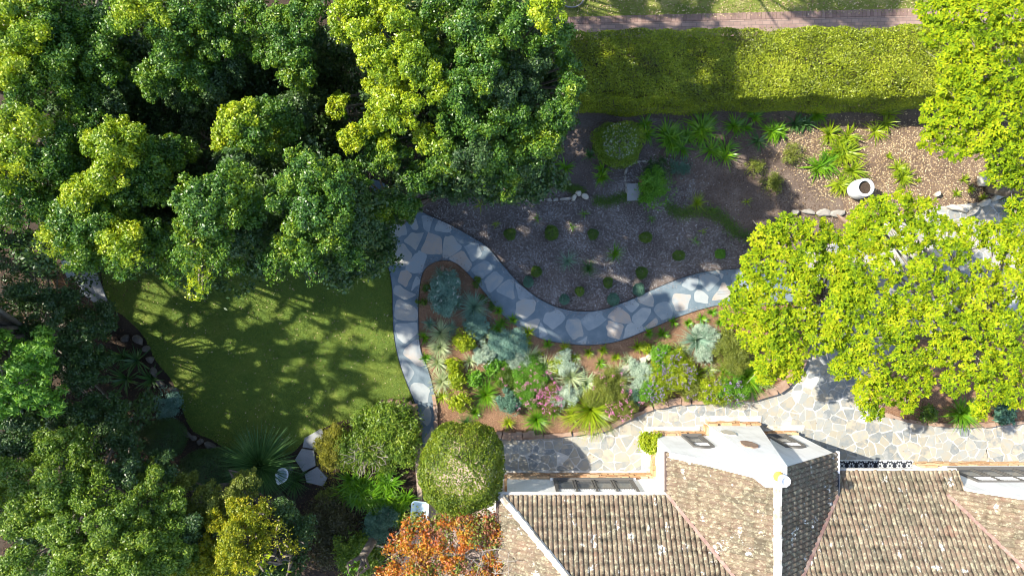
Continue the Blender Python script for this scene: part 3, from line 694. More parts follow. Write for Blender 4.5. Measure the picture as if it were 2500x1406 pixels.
# gutters
MB().tube([(XL-.05, YE+.06, ZE+.01), (GX0-.02, YE+.06, ZE+.01)], .055, 8).build('gutter', 'gutter_cream', house)
MB().tube([(XL-.06, YE+.02, ZE), (XL-.06, -17, ZE)], .05, 8).build('gutter', 'gutter_brown', house)
MB().tube([(GX0-.05, GY0, ZE), (GX0-.05, YE+.0, ZE)], .05, 8).build('gutter', 'gutter_brown', house)
MB().tube([(GX1+.06, GY0+.02, ZE+.01), (GX1+.06, -6.35, ZE+.01)], .055, 8).build('gutter', 'white_paint', house)
MB().tube([(GX1+.05, -5.3, ZE+.07), (GX1+.05, -6.0, ZE+.07)], .03, 8).build('downpipe', 'gutter_black', house)
MB().tube([(GX1+.12, YE+dy+.05, zl), (13.0, YE+dy+.05, zl)], .045, 8).build('gutter', 'gutter_cream', house)
# walls
wl = MB()
wl.box(-.15, 4.62, -16.8, -6.07, 0, ZE-.02)
wl.box(9.15, 13.0, -16.8, -6.75, 0, 2.05)
def gable_wall(mb, x0, x1, y0, y1, over0, xm, zr):
    mb.prism_y([(x0, 0), (x1, 0), (x1, ZE-.03+(x0-over0)*TB), (xm, zr-.06), (x0, ZE-.03+(x0-over0)*TB)], y0, y1)
gable_wall(wl, GX0+.10, GX1-.10, -9, -4.71, GX0, GM, ZR)
gable_wall(wl, 13.0, 17.4, -9, -5.71, HX0, HM, ZR2)
wl.build('wall', 'white_render', house)
# chimney with its tapering side and the sloping shoulder wall on its left
ch = MB(); ch.prism_y([(6.30, 0), (8.0, 0), (6.82, 5.25), (6.27, 5.25), (6.27, 4.2)], -4.93, -4.40)
chim = ch.build('chimney', 'white_render', house)
sh = MB(); sh.prism_y([(GX0+.02, ZE+.03), (6.28, ZE+(6.28-GX0)*TB-.05), (6.28, ZE+(6.28-GX0)*TB+.90), (5.3, ZE+(5.3-GX0)*TB+.33), (GX0+.02, ZE+.12)], -4.84, -4.69)
sh.build('shoulder_wall', 'white_render', house)
MB().lathe((6.60, -4.66, 5.24), [(.13,0),(.115,.1),(.10,.28),(.10,.30)]).build('chimney_pot', 'pot_orange', chim, smooth=True)
MB().lathe((6.60, -4.66, 5.53), [(.125,0),(.13,.02),(.13,.17),(.115,.19),(.10,.19),(.10,.10),(0,.10)]).build('chimney_cowl', 'white_paint', chim, smooth=False)
# inset feature stones
for (x, z, w, h_, mm) in ((6.56, 1.30, .42, .80, 'pale_rock'), (6.66, 2.85, .46, .95, 'sandstone')):
    m_ = MB(); n = 8; pts = [(x+math.cos(t)*w*.5*rng.uniform(.85,1.1), z+.2+math.sin(t)*h_*.5*rng.uniform(.85,1.1)) for t in np.linspace(.2, .2+2*math.pi, n, endpoint=False)]
    m_.prism_y(pts, -4.45, -4.37); m_.build('feature_stone', mm, chim)
m_ = MB(); [m_.obox((8.02+rng.normal()*.02-.23*z_, -4.60, z_), .1, .3, .07, jit=.01) for z_ in (1.75,1.84,1.93,2.02)]; m_.build('feature_stone', 'sandstone', chim)
# stone plinths: small rough stones laid in courses
def plinth(x0, x1, y, h_, depth=.06, along='x', top_jit=.05):
    mb = MB(); z = 0
    while z < h_:
        hh = rng.uniform(.045, .075); x = x0-rng.random()*.2
        while x < x1:
            w = rng.uniform(.14, .42); a, b = max(x, x0), min(x+w-.012, x1)
            if b-a > .03 and not (z > h_-.12 and rng.random() < .4):
                d = depth+rng.uniform(-.02, .025)
                if along == 'x': mb.obox(((a+b)/2, y+d/2-.01, z+hh/2), b-a, d+.02, hh-.012, jit=.006)
                else: mb.obox((y-d/2+.01, (a+b)/2, z+hh/2), d+.02, b-a, hh-.012, jit=.006)
            x += w
        z += hh
    return mb.build('stone_plinth', 'plinth_stone', house)
plinth(-.15, 4.5, -6.06, .52); plinth(4.60, 6.30, -4.70, .42); plinth(6.30, 7.98, -4.395, .42); plinth(8.02, 9.2, -4.70, .42); plinth(13.0, 17.2, -5.70, .42)
plinth(-6.05, -4.72, 4.56, .5, along='y'); plinth(-7.5, -6.06, -.16, .6, along='y'); plinth(-4.68, -4.42, 6.29, .42, along='y')
# windows: four casements in a row, leaded top lights
def window(x0, x1, n, y, z0, z1, arch=False, name='window', out=.05):
    fr = MB(); t = .05
    w = (x1-x0)/n
    fr.box(x0-t, x1+t, y, y+out+.05, z0-.06, z0); fr.box(x0-t, x1+t, y, y+out, z1, z1+.06)
    for i in range(n+1):
        xx = x0+i*w; fr.box(xx-t*(.5 if 0 < i < n else .9), xx+t*(.5 if 0 < i < n else .9), y, y+out+.01, z0, z1)
    zt_ = z0+(z1-z0)*.66; fr.box(x0+t, x1-t, y, y+out-.006, zt_-.03, zt_+.03)
    if arch:
        pts = [(x0-t+(x1-x0+2*t)*k/10, z1+.05+.17*math.sin(math.pi*k/10)) for k in range(11)]
        fr.prism_y(pts[::-1]+[(x0-t, z1+.055), (x1+t, z1+.055)][:0], y, y+out-.01)
    f = fr.build(name, 'frame_grey', house)
    gl = MB(); la = MB(); sa = MB()
    for i in range(n):
        a, b = x0+i*w+.045, x0+(i+1)*w-.045
        gl.box(a, b, y, y+.018, z0, z1)
        sa.box(a, a+.03, y+.018, y+.045, z0, zt_-.03); sa.box(b-.03, b, y+.018, y+.045, z0, zt_-.03); sa.box(a+.03, b-.03, y+.018, y+.045, z0+.01, z0+.04)
        k = 5
        for j in range(k*2+1):                         # diamond leads in the top light
            for s in (1, -1):
                xa = a+(b-a)*j/(k*2); dx = (zt_+.03-z1)*s*.55
                xb = xa+dx; xb = min(max(xb, a), b)
                la.tube([(xa, y+.026, zt_+.03), (xb, y+.026, z1)], .011, 4, cap=False)
    gl.build('pane', 'glass', f); la.build('glazing_bars', 'white_paint', f); sa.build('sash', 'frame_grey', f)
window(1.35, 3.75, 4, -6.07, .76, 2.12)
window(5.42, 5.95, 1, -4.71, .62, 1.95, arch=True)
window(8.14, 8.66, 1, -4.71, .62, 1.95, arch=True)
window(13.75, 16.4, 4, -5.71, .78, 2.06)
MB().box(1.2, 3.9, -6.068, -5.99, .62, .70).build('window_sill', 'white_paint', house)
MB().box(13.6, 16.6, -5.708, -5.62, .62, .70).build('window_sill', 'white_paint', house)
# porch step with patterned tiles
px0, px1, py0, py1 = 10.0, 13.0, -6.6, -5.60
MB().box(9.2, 13.0, -6.74, -5.585, .0, .095).build('porch_floor', 'white_render', house)
pf = MB(); pf.box(9.3, 12.98, -6.7, -5.60, .095, .100); pfl = pf.build('patterned_floor', 'black_tile', house)
pt = MB(); sz = .31
for ix in range(12):
    for iy in range(3):
        cx, cy = 9.45+ix*sz, -5.60-sz*.5-iy*sz
        if cx > 12.9: continue
        z_ = .104
        for k in range(8):
            t = k*math.pi/4+math.pi/8; L_ = sz*.40; w_ = sz*.075
            d = np.array([math.cos(t), math.sin(t)]); s = np.array([-d[1], d[0]])
            q = [d*.03, d*L_*.55+s*w_, d*L_, d*L_*.55-s*w_]
            pt.add([(cx+v[0], cy+v[1], z_) for v in q], [(3,2,1,0)] if np.cross(q[1]-q[0], q[2]-q[0]) < 0 else [(0,1,2,3)])
        for sx_, sy_ in ((1,1),(1,-1),(-1,1),(-1,-1)):
            c_ = np.array([cx+sx_*sz*.5, cy+sy_*sz*.5])
            for e in ((.055, 0), (0, .055)):
                pt.add([(c_[0]-sx_*.0, c_[1], z_), (c_[0]-sx_*e[0]-sx_*.02, c_[1]-sy_*e[1]-sy_*.005, z_), (c_[0]-sx_*.05, c_[1]-sy_*.05, z_)], [(0,1,2)])
        for e in (-1, 1):
            pt.add([(cx-.03, cy+e*sz*.5-.012, z_), (cx+.03, cy+e*sz*.5-.012, z_), (cx+.03, cy+e*sz*.5+.012, z_), (cx-.03, cy+e*sz*.5+.012, z_)], [(0,1,2,3)])
pt.build('tile_pattern', 'white_glaze', pfl)
# plaster kerb of the house on the patio
ks = MB(); ks.box(4.3, 6.12, -4.64, -4.50, .0, .05); ks.box(6.12, 8.1, -4.335, -4.16, 0, .06); ks.box(8.1, 9.5, -4.64, -4.46, 0, .05); ks.box(-.2, 4.4, -6.0, -5.93, 0, .05); ks.box(4.2,4.5,-6.0,-4.64,0,.045)
ks.build('footing', 'cream_cap', house)

# ================================================================== EDGING STONES AND ROCKS
def rocks_along(pts, m, name, label, cat, w=.28, d=.2, h_=.16, group=None, boxy=False, z0=0, gap=1.0):
    ln = smooth_line(PX(pts)[:, :2], 12); seg = np.linalg.norm(np.diff(ln, axis=0), axis=1); s = np.concatenate([[0], np.cumsum(seg)]); L = s[-1]
    root = thing(name, label, cat, (ln[0][0], ln[0][1], z0), group); x = 0; k = 0; 
    while x < L-.05:
        ww = w*rng.uniform(.6, 1.5); c = x+ww/2; i = min(np.searchsorted(s, c), len(ln)-1); p = ln[i]; q = ln[max(i-1, 0)]; a = math.atan2(*(p-q)[::-1])
        mb = MB(); dd = d*rng.uniform(.8, 1.25)
        if boxy: mb.obox((p[0], p[1], z0+h_/2), ww*.95, dd, h_*rng.uniform(.85, 1.15), a+rng.normal()*.05, jit=.012)
        else: mb.rock((p[0], p[1], z0+h_/2), ww*1.02, dd, h_*rng.uniform(.7, 1.3), a)
        mb.build('stone', m, root); x += ww*gap; k += 1
    return root
rocks_along([(1592,992),(1650,978),(1720,972),(1800,969),(1860,962),(1905,942),(1940,910)], 'sandstone', 'bed_edging', 'flat reddish sandstone blocks edging the right half of the front bed', 'garden edging', w=.42, d=.24, h_=.20, boxy=True)
rocks_along([(1945,905),(1960,868),(1962,820)], 'sandstone', 'bed_edging', 'sandstone edging blocks curving under the left side of the ferny tree', 'garden edging', w=.34, d=.2, h_=.2, boxy=True)
rocks_along([(1230,1066),(1320,1064),(1400,1057),(1470,1046),(1530,1020),(1592,992)], 'sandstone', 'bed_edging', 'low brown stone edging between the front bed and the patio', 'garden edging', w=.30, d=.13, h_=.15, boxy=True)
rocks_along([(1208,1056),(1250,1060),(1300,1056)], 'sandstone', 'bed_edging', 'upright brown stones beside the round clipped bush', 'garden edging', w=.2, d=.22, h_=.25, boxy=True)
rocks_along([(1060,960),(1064,1000),(1066,1040)], 'sandstone', 'bed_edging', 'short row of pinkish stones at the foot of the left path branch', 'garden edging', w=.28, d=.12, h_=.14, boxy=True)
rocks_along([(930,990),(950,982),(975,980),(1000,984),(1012,990),(1016,1020),(1020,1050)], 'sandstone', 'rock_edging', 'heap of reddish brown rocks between the lawn and the leafy bush', 'garden edging', w=.22, d=.26, h_=.3, z0=.05)
rocks_along([(2150,1008),(2200,1022),(2260,1032),(2340,1036),(2420,1032),(2500,1028)], 'sandstone', 'bed_edging', 'low red stone edging of the bed under the right trees', 'garden edging', w=.4, d=.12, h_=.2, boxy=True)
rocks_along([(1130,470),(1180,478),(1240,484),(1300,488),(1360,488),(1400,484)], 'grey_rock', 'rock_edging', 'row of dark grey rocks across the top of the shaded bed', 'garden edging', w=.28, d=.16, h_=.16, gap=1.15)
rocks_along([(1405,470),(1430,482)], 'pale_rock', 'rock_edging', 'two pale boulders at the right end of the dark rock row', 'garden edging', w=.3, d=.2, h_=.2)
rocks_along([(1530,480),(1527,450),(1527,420),(1545,400),(1580,396),(1610,402)], 'grey_rock', 'rock_edging', 'curved line of grey stones below the round flowering shrub', 'garden edging', w=.24, d=.10, h_=.16)
rocks_along([(1930,520),(1960,518),(2000,520),(2040,522)], 'grey_rock', 'rock_edging', 'grey flat stones left of the white garden pot', 'garden edging', w=.4, d=.22, h_=.14, gap=1.05)
rocks_along([(2040,530),(2065,545),(2085,565)], 'sandstone', 'rock_edging', 'long tan stones leading down to the ferny tree', 'garden edging', w=.42, d=.15, h_=.2)
rocks_along([(2305,505),(2340,512),(2365,520),(2390,500),(2440,478)], 'pale_rock', 'rock_edging', 'long cream rocks at the edge of the sunlit leaf litter', 'garden edging', w=.48, d=.17, h_=.22)
rocks_along([(2190,575),(2240,600),(2290,625)], 'pale_rock', 'rock_edging', 'pale rocks seen through the gap of the ferny tree', 'garden edging', w=.5, d=.22, h_=.2)
rocks_along([(430,1030),(460,1058),(500,1078),(545,1098),(580,1112)], 'dark_rock', 'rock_edging', 'dark stone border along the lower left of the lawn', 'garden edging', w=.3, d=.17, h_=.22)
rocks_along([(300,830),(330,822),(355,840),(372,880),(390,930),(430,950)], 'dark_rock', 'rock_edging', 'shaded grey rocks on the left rim of the lawn', 'garden edging', w=.26, d=.18, h_=.2, gap=1.5)
for (px, py, a, b, m_, lab) in ((2397,441,.52,.40,'pale_rock','big white rock at the foot of the leaning trunk'), (2285,475,.17,.12,'pale_rock','small white stone on the sunlit leaf litter'),
                                (1400,484,.20,.17,'pale_rock','small pale cobble in the dark bed'), (2290,520,.0,.0,'pale_rock','')):
    if not lab: continue
    c = P(px, py); mb = MB(); mb.rock((c[0], c[1], .1), a, b, .24, rng.uniform(0, 3), n=8); tag(mb.build('rock', m_, loc=c), lab, 'rock')
# slab and fired clay corner by the dark shrub
c = P(1545, 470); tag(MB().obox((c[0], c[1], .06), .42, .55, .14, 0.03, .01).build('stone_slab', 'concrete', loc=c), 'grey square slab left of the dark green shrub', 'slab')
c = P(1566, 445); mb = MB(); mb.box(c[0]-.08, c[0]+.16, c[1]+.0, c[1]+.05, .0, .3); mb.box(c[0]-.08, c[0]-.03, c[1]-.2, c[1]-.001, 0, .3)
tag(mb.build('terracotta_planter_edge', 'terracotta', loc=c), 'terracotta coloured corner edging beside the dark green shrub', 'planter')
# rough slab terrace by the golden conifer
mb = MB(); 
for poly in ([(745,1068),(785,1045),(800,1070),(770,1095),(740,1090)], [(738,1094),(768,1098),(772,1135),(742,1150),(722,1120)], [(745,1155),(776,1138),(800,1165),(790,1185),(750,1175)]):
    mb.prism([tuple(v) for v in PX(poly)[:, :2][::-1]], -.02, .06+rng.random()*.02)
tag(mb.build('stone_slabs', 'concrete', loc=P(760, 1110)), 'weathered grey stone slabs left of the golden conifer', 'paving slab')
# curved steel ring edging at the top
ring = [P(1372, 14)+[0,0,.05]]+[P(1395+33*math.cos(t), -12+33*math.sin(t))+[0,0,.06] for t in np.linspace(2.2, -.3, 12)]
tag(MB().tube(ring, .028, 6).build('curved_edging', 'galv_tube', loc=P(1395, 0)), 'curved grey edging strip at the upper frame edge beside the tree', 'garden edging')

# ================================================================== OBJECTS
# white garden pot
c = P(2084, 466)
pot = thing('garden_pot', 'large white glazed pot standing on the sunlit mulch', 'pot', c)
MB().lathe(c, [(.20,0),(.24,.02),(.29,.16),(.31,.35),(.30,.55),(.285,.68),(.285,.74),(.27,.76),(.215,.76),(.205,.74),(.21,.45)], n=40).build('pot_body', 'white_pot', pot, smooth=True)
MB().lathe(c, [(.212,.66),(.12,.675),(0,.675)], n=24).build('potting_soil', 'soil', pot)
# bird bath
c = P(707, 1145); bb = thing('bird_bath', 'small white boat shaped bird bath by the spiky grass plant', 'bird bath', c)
MB().lathe(c, [(.13,0),(.14,.03),(.05,.10),(.045,.55),(.08,.62)], n=16).build('stand', 'concrete', bb, smooth=True)
def hull(rx, ry, z, n=28):
    out = []
    for k in range(n):
        t = 2*math.pi*k/n; x = rx*math.cos(t); y = ry*math.sin(t); 
        if y < 0: x *= 1-.55*(-y/ry)**2; y *= 1.18
        out.append((x, y, z))
    return out
mb = MB(); rot = -.42; rings = [hull(.08,.12,.62),hull(.19,.24,.74),hull(.205,.26,.76),hull(.16,.20,.765),hull(.13,.16,.70)]
cc = c.copy()
V = [(cc[0]+x*math.cos(rot)-y*math.sin(rot), cc[1]+x*math.sin(rot)+y*math.cos(rot), z) for r_ in rings for x, y, z in r_]; n = 28
Fq = [(i*n+k, i*n+(k+1) % n, (i+1)*n+(k+1) % n, (i+1)*n+k) for i in range(4) for k in range(n)]
mb.add(V, Fq); mb.build('basin', 'white_pot', bb, smooth=False)
mb = MB(); V = [(cc[0]+x*math.cos(rot)-y*math.sin(rot), cc[1]+x*math.sin(rot)+y*math.cos(rot), .735) for x, y, z in hull(.14,.175,0)]; mb.add(V, [tuple(range(28))])
mb.build('water', 'steel_sheet', bb)
# wheelbarrow
c = P(1030, 1240); wb = thing('wheelbarrow', 'pale blue wheelbarrow between the agapanthus and the round clipped bush', 'wheelbarrow', c)
def rrect(w, h_, r, n=5):
    out = []
    for cx, cy, a0 in ((w-r,h_-r,0),(-w+r,h_-r,90),(-w+r,-h_+r,180),(w-r,-h_+r,270)):
        for k in range(n): t = R(a0+90*k/(n-1)); out.append((cx+r*math.cos(t), cy+r*math.sin(t)))
    return out
mb = MB(); rot = -.09; prof = [(.16,.26,.30),(.27,.40,.60),(.285,.415,.615),(.265,.395,.61),(.15,.25,.33)]; n = 20; V = []
for w_, h_, z_ in prof:
    for x, y in rrect(w_, h_, .12): V.append((c[0]+x*math.cos(rot)-y*math.sin(rot), c[1]+x*math.sin(rot)+y*math.cos(rot), z_))
Fq = [(i*n+k, i*n+(k+1) % n, (i+1)*n+(k+1) % n, (i+1)*n+k) for i in range(4) for k in range(n)]+[tuple(4*n+k for k in range(n))]
mb.add(V, Fq); mb.build('tray', 'barrow_paint', wb)
hl = MB()
h1 = [P(1010,1255,.45), P(990,1290,.5), P(976,1300,.55), P(980,1312,.58), P(1000,1320,.6), P(1040,1322,.62)]
h2 = [P(1012,1270,.35), P(984,1300,.3), P(976,1330,.2), P(980,1350,.12), P(1000,1358,.1), P(1018,1360,.1)]
h3 = [P(1022,1272,.45), P(1010,1330,.5), P(1014,1352,.12)]
for q in (h1, h2, h3): hl.tube(q, .017, 6)
hl.build('handle_frame', 'galv_tube', wb)
w_ = MB(); cw = P(1035, 1208, .2); w_.tube([cw+[-.04,0,0], cw+[.04,0,0]], .18, 16); w_.build('wheel', 'black_rubber', wb)
# slatted bench with a grey panel and the pointed concrete terrace
c = P(165, 670); bn = thing('garden_bench', 'timber bench with a slatted back and pale blue grey seat beside the dark hedge trees', 'bench', c)
mb = MB(); a = P(128,628,.45); b = P(165,700,.45); d = unit((b-a)[None])[0]
for k in range(22):
    p = a+(b-a)*(k+.5)/22; s = np.array([-d[1], d[0], 0])
    mb.tube([p, p+s*.0+[-.11, -.03, .35]], .013, 4)
mb.tube([a+[-.11,-.03,.36], b+[-.11,-.03,.36]], .03, 6); mb.tube([a, b], .03, 6)
mb.build('slatted_back', 'timber', bn)
mb = MB(); q = PX([(146,630),(186,640),(197,668),(166,686)], .42)[:, :2]; mb.prism([tuple(v) for v in q[::-1]], .38, .42); mb.build('seat', 'steel_sheet', bn)
mb = MB(); mb.tube([P(163,690,.45), P(198,664,.45)], .025, 6); mb.tube([P(163,690,.45), P(163,690,0)], .03, 6); mb.tube([P(198,664,.45), P(198,664,0)], .03, 6); mb.build('frame', 'timber', bn)
mb = MB(); mb.prism([tuple(v) for v in PX([(186,628),(222,632),(268,745),(262,748),(185,690),(188,660)])[:, :2][::-1]], -.02, .05)
tag(mb.build('concrete_slab', 'concrete', loc=P(220,690)), 'pointed triangular concrete slab at the left corner of the lawn', 'slab')
mb = MB(); mb.prism([tuple(v) for v in PX([(205,700),(262,742),(264,750),(256,754),(200,712)])[:, :2][::-1]], -.02, .12)
tag(mb.build('concrete_step', 'concrete', loc=P(230,730)), 'narrow raised concrete step below the triangular slab', 'step')

# ================================================================== HEDGE
hx0, hx1 = P(1000, 0)[0], P(2760, 0)[0]; HZ = 1.75
def hedge():
    root = thing('hedge', 'long flat topped clipped green hedge along the brick path', 'hedge', (6, 6.8, 0))
    y_top = lambda x: 7.75+.012*(x-2)+.0    # back edge
    y_bot = lambda x: 5.68+.010*(x-2)
    n = 150000; x = rng.uniform(hx0, hx1, n); t = rng.random(n); y = y_bot(x)+(y_top(x)-y_bot(x))*t
    lump = lambda x, y: .04*np.sin(x*.9-y*1.1)+.06*np.sin(x*1.7+np.sin(y*2.1)*1.3)+.035*np.sin(x*3.9+y*3.1)+.03*np.sin(y*5.3-x*2.2)+.02*np.sin(x*9.1+y*7.7)
    edge = np.minimum(t, 1-t)
    z = HZ+lump(x, y)-.10*np.exp(-edge/.035)-rng.random(n)**2*.12
    z = z+(rng.random(n) < .02)*rng.uniform(0, .10, n); hole = (np.sin(x*2.3+np.sin(y*3.7)*2)+np.sin(y*5.1+x*1.3) > 1.25); z = z-hole*rng.uniform(0, .12, n)
    C = np.column_stack([x, y+.04*np.sin(x*2.2)+.03*np.sin(x*7.1), z]); N = unit(rng.normal(size=(n, 3))*.85+[0, 0, .9])
    m = 60000; xs = rng.uniform(hx0, hx1, m); zs = rng.uniform(0, HZ-.02, m)
    ys = y_bot(xs)+.05*np.sin(xs*3)+.04*np.sin(zs*4+xs)-.07+.10*(zs/HZ)+rng.random(m)*.08
    Cs = np.column_stack([xs, ys, zs]); Ns = unit(rng.normal(size=(m, 3))*.7+[0, -1, .3])
    m2 = 15000; xs2 = rng.uniform(hx0, hx1, m2); zs2 = rng.uniform(0, HZ, m2); Cb = np.column_stack([xs2, y_top(xs2)-rng.random(m2)*.08, zs2]); Nb = unit(rng.normal(size=(m2, 3))*.7+[0, 1, .3])
    C = np.concatenate([C, Cs, Cb]); N = np.concatenate([N, Ns, Nb])
    V = leaf_quads(C, N, .058, .036); mesh_obj('foliage', V, quads_of(V), 'hedge_leaf', root)
    mb = MB()
    for x in np.arange(hx0, hx1, .8):
        q = np.array([x, 6.7, 0]); mb.tube([q, q+[.03,.02,.8]], .05, 6)
        for k in range(6): mb.tube([q+[.03,.02,.7], q+[rng.normal()*.35, rng.normal()*.5, 1.5]], [.03,.008], 4)
    mb.build('stems', 'bark', root)
hedge()

# ================================================================== PLANTS
def strap(c, n, L, Wd, e0=(25, 85), droop=55, seg=5, rad0=.05):
    az = rng.uniform(0, 2*math.pi, n); e = R(1)*rng.uniform(*e0, n); Ls = L*rng.uniform(.65, 1.15, n); dr = R(1)*droop*rng.uniform(.6, 1.3, n)
    p = np.column_stack([c[0]+np.cos(az)*rad0*rng.random(n), c[1]+np.sin(az)*rad0*rng.random(n), np.full(n, c[2])])
    side = np.column_stack([-np.sin(az), np.cos(az), np.zeros(n)]); rows = []
    wp = [.7, 1, .95, .75, .45, .08] if seg == 5 else list(np.linspace(1, .1, seg+1))
    for k in range(seg+1):
        w = Wd*.5*wp[k]; rows.append((p-side*w, p+side*w))
        d = np.column_stack([np.cos(e)*np.cos(az), np.cos(e)*np.sin(az), np.sin(e)]); p = p+d*(Ls/seg)[:, None]; e = e-dr/seg
    V = np.stack([np.stack(r, 1) for r in rows], 1)       # n, seg+1, 2, 3
    base = (np.arange(n)*(seg+1)*2)[:, None]; k = np.arange(seg)[None]*2
    Fq = np.stack([base+k, base+k+1, base+k+3, base+k+2], -1).reshape(-1, 4)
    V = V.reshape(-1, 3); V[:, 2] = np.maximum(V[:, 2], c[2]+.01)
    return V, Fq
Z0BED = .04
def strap_plant(name, label, px, py, rpx, m, n=60, Wd=.03, group=None, cat='plant', z0=.0, clumps=1, droop=60, e0=(25, 85), hz=None):
    if z0 == Z0BED: rpx *= 1.12; n = int(n*1.3)
    L = rpx/75*1.25; Vs, Fs, b = [], [], 0; c0 = P(px, py)
    c0[2] = z0
    for k in range(clumps):
        off = rng.normal(size=2)*rpx/75*.42 if clumps > 1 else np.zeros(2)
        c = np.array([c0[0]+off[0], c0[1]+off[1], z0]); V, Fq = strap(c, max(8, n//clumps), L*(.75 if clumps > 1 else 1), Wd, e0, droop, rad0=rpx/75*.12)
        Vs.append(V); Fs.append(Fq+b); b += len(V)
    o = mesh_obj(name, np.concatenate(Vs), np.concatenate(Fs), m, loc=c0); return tag(o, label, cat, group)
def shrub(name, label, px, py, rpx, h, m, leaf=(.05,.025), cov=1.5, nl=5, group=None, cat='shrub', z0=0., ry=None, flowers=None, nf=0, fsize=.03, topi=False, stems=True, fspread=1.0, rnd=.8, flat=.5, rot=0., frad=None):
    if z0 == Z0BED: rpx *= 1.10; ry = ry and ry*1.10
    zc = z0+h*.5; c = P(px, py, zc); r = rpx/F*(H-zc); ryw = (ry or rpx)/F*(H-zc); base = np.array([c[0], c[1], z0])
    root = thing(name, label, cat, base, group)
    if topi:
        la = leaf[0]*leaf[1]*.5; n = int(cov*4*math.pi*r*ryw*1.1/la); u = unit(rng.normal(size=(n, 3))); u = u[u[:, 2] > -.75]
        e = 1.0; q = np.sign(u)*np.abs(u)**.9
        lump = 1+.03*np.sin(u[:, 0]*7+u[:, 1]*5)+.025*np.sin(u[:, 2]*9+u[:, 1]*8)
        C = c+q*np.array([r, ryw, h*.5])*(lump*(1+.07*np.sin(u[:, 0]*3+px)+.06*np.sin(u[:, 1]*4+py))*rng.uniform(.78, 1.12, len(u)))[:, None]
        V = leaf_quads(C, unit(u+rng.normal(size=(len(u), 3))*.65+[0,0,.3]), *leaf)
    else:
        lb = []
        for k in range(nl):
            a = rng.uniform(0, 2*math.pi); q = math.sqrt(rng.random())*.62 if nl > 1 else 0; s = rng.uniform(.40, .62) if nl > 1 else 1.
            X, Y = q*math.cos(a)*r, q*math.sin(a)*ryw; X, Y = X*math.cos(rot)-Y*math.sin(rot), X*math.sin(rot)+Y*math.cos(rot)
            lb.append((c[0]+X, c[1]+Y, z0+h*rng.uniform(.40, .68), r*s, (r+ryw)/2*s, h*.34))
        V = cloud(lb, (leaf[0]*1.2, leaf[1]*1.25), cov*.75, nsub=9, sub=.42, rnd=max(rnd, 1.0), flat=flat)
        ns = int(260*r*ryw/.16)+12; us = unit(rng.normal(size=(ns, 3))+[0, 0, .5]); cs_ = c+us*np.array([r, ryw, h*.5])*rng.uniform(.75, 1.22, (ns, 1))
        V = np.concatenate([V, leaf_quads(cs_, unit(us+rng.normal(size=us.shape)*1.1), leaf[0]*1.7, leaf[1]*1.05)])
        V[:, 2] = np.maximum(V[:, 2], z0+.01)
    mesh_obj('foliage', V, quads_of(V), m, root)
    if stems:
        mb = MB(); 
        for k in range(5 if not topi else 3):
            e = np.array([c[0]+rng.normal()*r*.35, c[1]+rng.normal()*ryw*.35, z0+h*.75]); mb.tube([base+[rng.normal()*.02, rng.normal()*.02, -.02], (base+e)/2, e], [.02+.02*h, .015+.01*h, .005], 5, cap=False)
        mb.build('stems', 'bark', root)
    if flowers:
        Cf = []; one = nf <= 80
        for k in range(nf):
            a = rng.uniform(0, 2*math.pi); q = math.sqrt(rng.random())*fspread; f = np.array([c[0]+q*math.cos(a)*r, c[1]+q*math.sin(a)*ryw, z0+h*rng.uniform(.85, 1.15)])
            g = f+rng.normal(size=(9, 3))*fsize*.8
            if one: Vf = leaf_quads(g, unit(rng.normal(size=g.shape)+[0,0,.8]), fsize, fsize*.8); mesh_obj('flower', Vf, quads_of(Vf), flowers, root)
            else: Cf.append(g)
        if Cf: Cf = np.concatenate(Cf); Vf = leaf_quads(Cf, unit(rng.normal(size=Cf.shape)+[0,0,.8]), fsize, fsize*.8); mesh_obj('flowers', Vf, quads_of(Vf), flowers, root)['kind'] = 'stuff'
    return root
def spikes(root_name, label, px, py, rpx, h, m_leaf, m_fl, n=26, group=None, z0=.04):
    """narrow leaves with flower spikes standing out of them"""
    root = shrub(root_name, label, px, py, rpx, h, m_leaf, leaf=(.085,.016), cov=1.5, nl=6, group=group, z0=z0, rnd=1.0, flat=.3)
    c = P(px, py, z0+h*.5); r = rpx/F*(H-h*.5); mb = []; st = MB()
    for k in range(n):
        a = rng.uniform(0, 2*math.pi); q = rng.uniform(.4, 1.05); b = np.array([c[0]+q*.5*math.cos(a)*r, c[1]+q*.5*math.sin(a)*r, z0+h*.7]); e = b+np.array([math.cos(a)*r*.45*q, math.sin(a)*r*.45*q, h*.45])
        t = rng.random((16, 1)); C = b*(1-t)+e*t*1.0+rng.normal(size=(16, 3))*.012; st.tube([b, e], .006, 4)
        V = leaf_quads(C, unit(rng.normal(size=C.shape)+[0,0,.5]), .038, .028); mesh_obj('flower_spike', V, quads_of(V), m_fl, root)
    mb = None; st.build('flower_stalks', 'stem_green', root)
    return root
ORD = ['first','second','third','fourth','fifth','sixth','seventh','eighth','ninth','tenth','eleventh','twelfth','thirteenth','fourteenth','fifteenth','sixteenth','seventeenth','eighteenth','nineteenth','twentieth','twenty-first','twenty-second','twenty-third','twenty-fourth','twenty-fifth','twenty-sixth']

